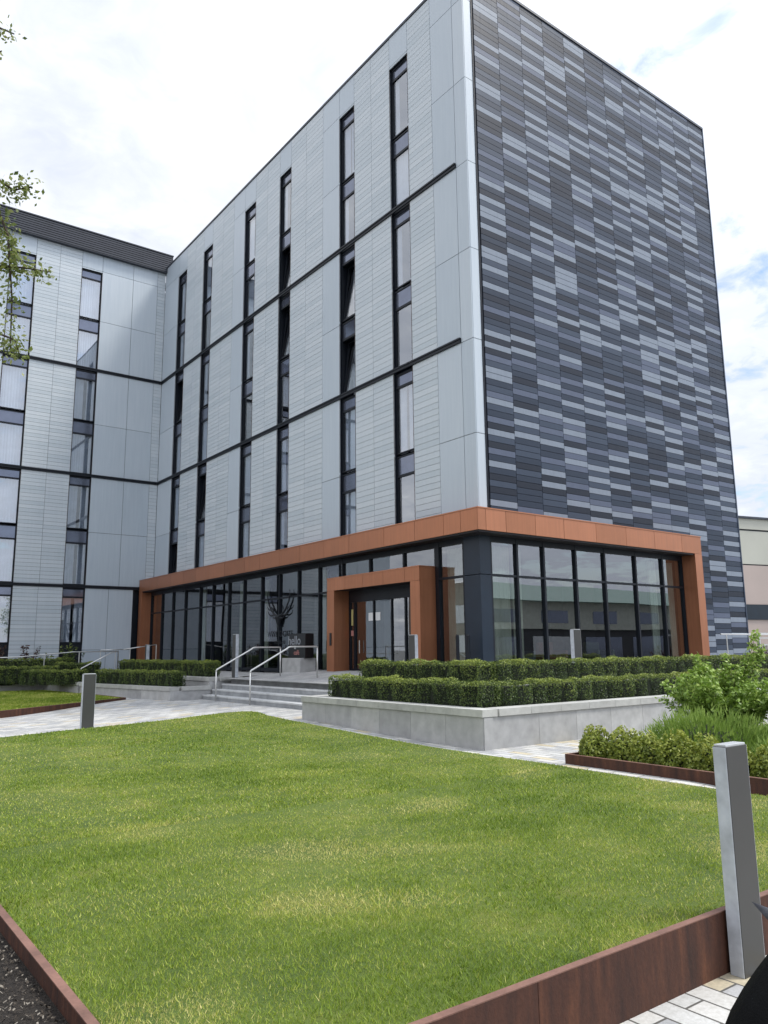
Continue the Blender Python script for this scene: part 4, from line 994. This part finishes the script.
# each branch: list of pixel anchored world points, built where they hang, with side depth variation
BR = [([(-90, -60, 7.6), (-50, 110, 7.2), (-10, 190, 7.0), (8, 235, 6.9), (12, 300, 6.9), (10, 352, 6.9)], 260, .055),
      ([(-60, 60, 7.4), (-25, 150, 7.1), (2, 183, 7.0), (14, 190, 7.0), (32, 187, 7.0)], 170, .05),
      ([(-70, 200, 7.4), (-30, 255, 7.1), (0, 266, 7.0), (25, 268, 6.9), (50, 272, 6.9)], 170, .035),
      ([(-60, -40, 7.4), (-25, 10, 7.2), (-5, 26, 7.1), (14, 34, 7.0)], 60, .04),
      ([(-60, 40, 7.6), (-15, 47, 7.2), (1, 52, 7.1)], 30, .03),
      ([(-80, 260, 7.6), (-40, 300, 7.4), (-10, 330, 7.2), (15, 340, 7.0), (20, 356, 7.0)], 120, .05),
      ([(-70, 150, 7.8), (-30, 215, 7.4), (0, 228, 7.2), (12, 245, 7.0), (18, 270, 7.0)], 190, .05)]
for pts, nl, sp in BR:
    w_ = [pxp(*p) for p in pts]; start = Vector((tx+.1, ty, w_[0].z*.9)); full = [start.lerp(w_[0], .5)+Vector((0, 0, .2))]+w_
    full = [start]+full; k = len(full); br.tube(full, [.022*(1-i/k)+.0025 for i in range(k)], 5)
    for i in range(int(nl*1.35)):
        f = random.uniform(.40, 1)**.8*(len(w_)-1); j = min(int(f), len(w_)-2); q = w_[j].lerp(w_[j+1], f-j)
        P.append((q.x+random.gauss(0, sp), q.y+random.gauss(0, sp*1.5), q.z+random.gauss(-.02, sp)))
for i in range(1300):                      # rest of the crown, outside the frame
    a_ = random.uniform(0, 6.28); r_ = random.uniform(.2, 1.7); P.append((tx-.3+r_*math.cos(a_), ty-.4+r_*math.sin(a_), random.uniform(3.5, 9.5)))
br.build('branches', M['twig'], bt)
P = np.array(P)
inc = [i for i in range(len(P)) if True]
tone = np.clip(.45+RNG.normal(0, .25, len(P)), 0, 1)
npmesh('crown', leaf_quads(P, np.tile([.2, -.4, .7], (len(P), 1)), .024, tone, 1), 4, tone, M['birchleaf'], bt)

# ---------------------------------------------------------------- black dog, lower right corner
def skin_mesh(name, pts, edges, radii, m_, parent, sub=2):
    me = bpy.data.meshes.new(name); me.from_pydata(pts, edges, []); o = bpy.data.objects.new(name, me); COL.objects.link(o)
    sk = o.modifiers.new('skin', 'SKIN'); sk.use_smooth_shade = True
    for v, r_ in zip(me.skin_vertices[0].data, radii): v.radius = (r_, r_)
    me.skin_vertices[0].data[0].use_root = True
    sb = o.modifiers.new('sub', 'SUBSURF'); sb.levels = sub; sb.render_levels = sub
    bpy.context.view_layer.update(); dg = bpy.context.evaluated_depsgraph_get()
    nm = bpy.data.meshes.new_from_object(o.evaluated_get(dg)); bpy.data.objects.remove(o); nm.materials.clear(); nm.materials.append(m_)
    nm.name = name; no = bpy.data.objects.new(name, nm); COL.objects.link(no); attach(no, parent); return no
dp = CAM + (cf + (736-384)/779.26*cr)*3.3; dog_o = Vector((dp.x, dp.y, -.30))
fw_ = Vector((.80, -.598, 0)).normalized(); sd_ = Vector((-fw_.y, fw_.x, 0))
def dl(a_, s_, z_): return tuple(dog_o+fw_*a_+sd_*s_+Vector((0, 0, z_*.90)))
dog = thing('dog', 'black dog sitting at the lower right corner, only its back and ear in view', 'dog', tuple(dog_o))
pts = [dl(-.10, 0, .22), dl(-.05, 0, .44), dl(.02, 0, .68), dl(.09, 0, .76), dl(.19, 0, .82), dl(.31, 0, .82), dl(.42, 0, .79),      # pelvis, loin, withers, neck, skull, muzzle
       dl(-.26, -.02, .05), dl(-.50, -.06, .03),                                                                     # tail
       dl(.06, .15, .20), dl(.20, .17, .26), dl(.05, .18, .06), dl(.22, .18, .03),                                     # left hind: hip, knee, hock, paw
       dl(.06, -.15, .20), dl(.20, -.17, .26), dl(.05, -.18, .06), dl(.22, -.18, .03),
       dl(.22, .10, .48), dl(.24, .11, .25), dl(.26, .11, .10), dl(.31, .11, .03),                                     # fore legs
       dl(.22, -.10, .48), dl(.24, -.11, .25), dl(.26, -.11, .10), dl(.31, -.11, .03)]
edges = [(0, 1), (1, 2), (2, 3), (3, 4), (4, 5), (5, 6), (0, 7), (7, 8), (0, 9), (9, 10), (10, 11), (11, 12), (0, 13), (13, 14), (14, 15), (15, 16), (2, 17), (17, 18), (18, 19), (19, 20), (2, 21), (21, 22), (22, 23), (23, 24)]
rad = [.25, .235, .19, .12, .095, .055, .035, .04, .015, .10, .07, .035, .035, .10, .07, .035, .035, .065, .04, .03, .035, .065, .04, .03, .035]
skin_mesh('body', pts, edges, rad, M['fur'], dog)
for sgn in (-1, 1):
    e = MB(); ear = [dl(.12, sgn*.075, .89), dl(.20, sgn*.085, .87), dl(.13, sgn*.08, .74)]; tip = dl(-.03, sgn*.11, .985)
    th = [tuple(Vector(p)+sd_*sgn*.012) for p in ear]
    mid = [tuple(Vector(a_).lerp(Vector(tip), .4)+Vector((0, 0, .012))) for a_ in ear]
    e.poly(ear+mid+[tip], [(0, 1, 4, 3), (1, 2, 5, 4), (2, 0, 3, 5), (3, 4, 6), (4, 5, 6), (5, 3, 6)]); e.build('ear', M['ear'], dog, smooth=True)
b = MB(); b.tube([dl(.10, .07, .64), dl(.16, .10, .66), dl(.22, .06, .67), dl(.24, 0, .67), dl(.22, -.06, .67), dl(.16, -.10, .66), dl(.10, -.07, .64)], .012, 6); b.build('collar', M['signblack'], dog)

for o in COL.objects:                        # drop helper flags
    if '_local' in o: del o['_local']
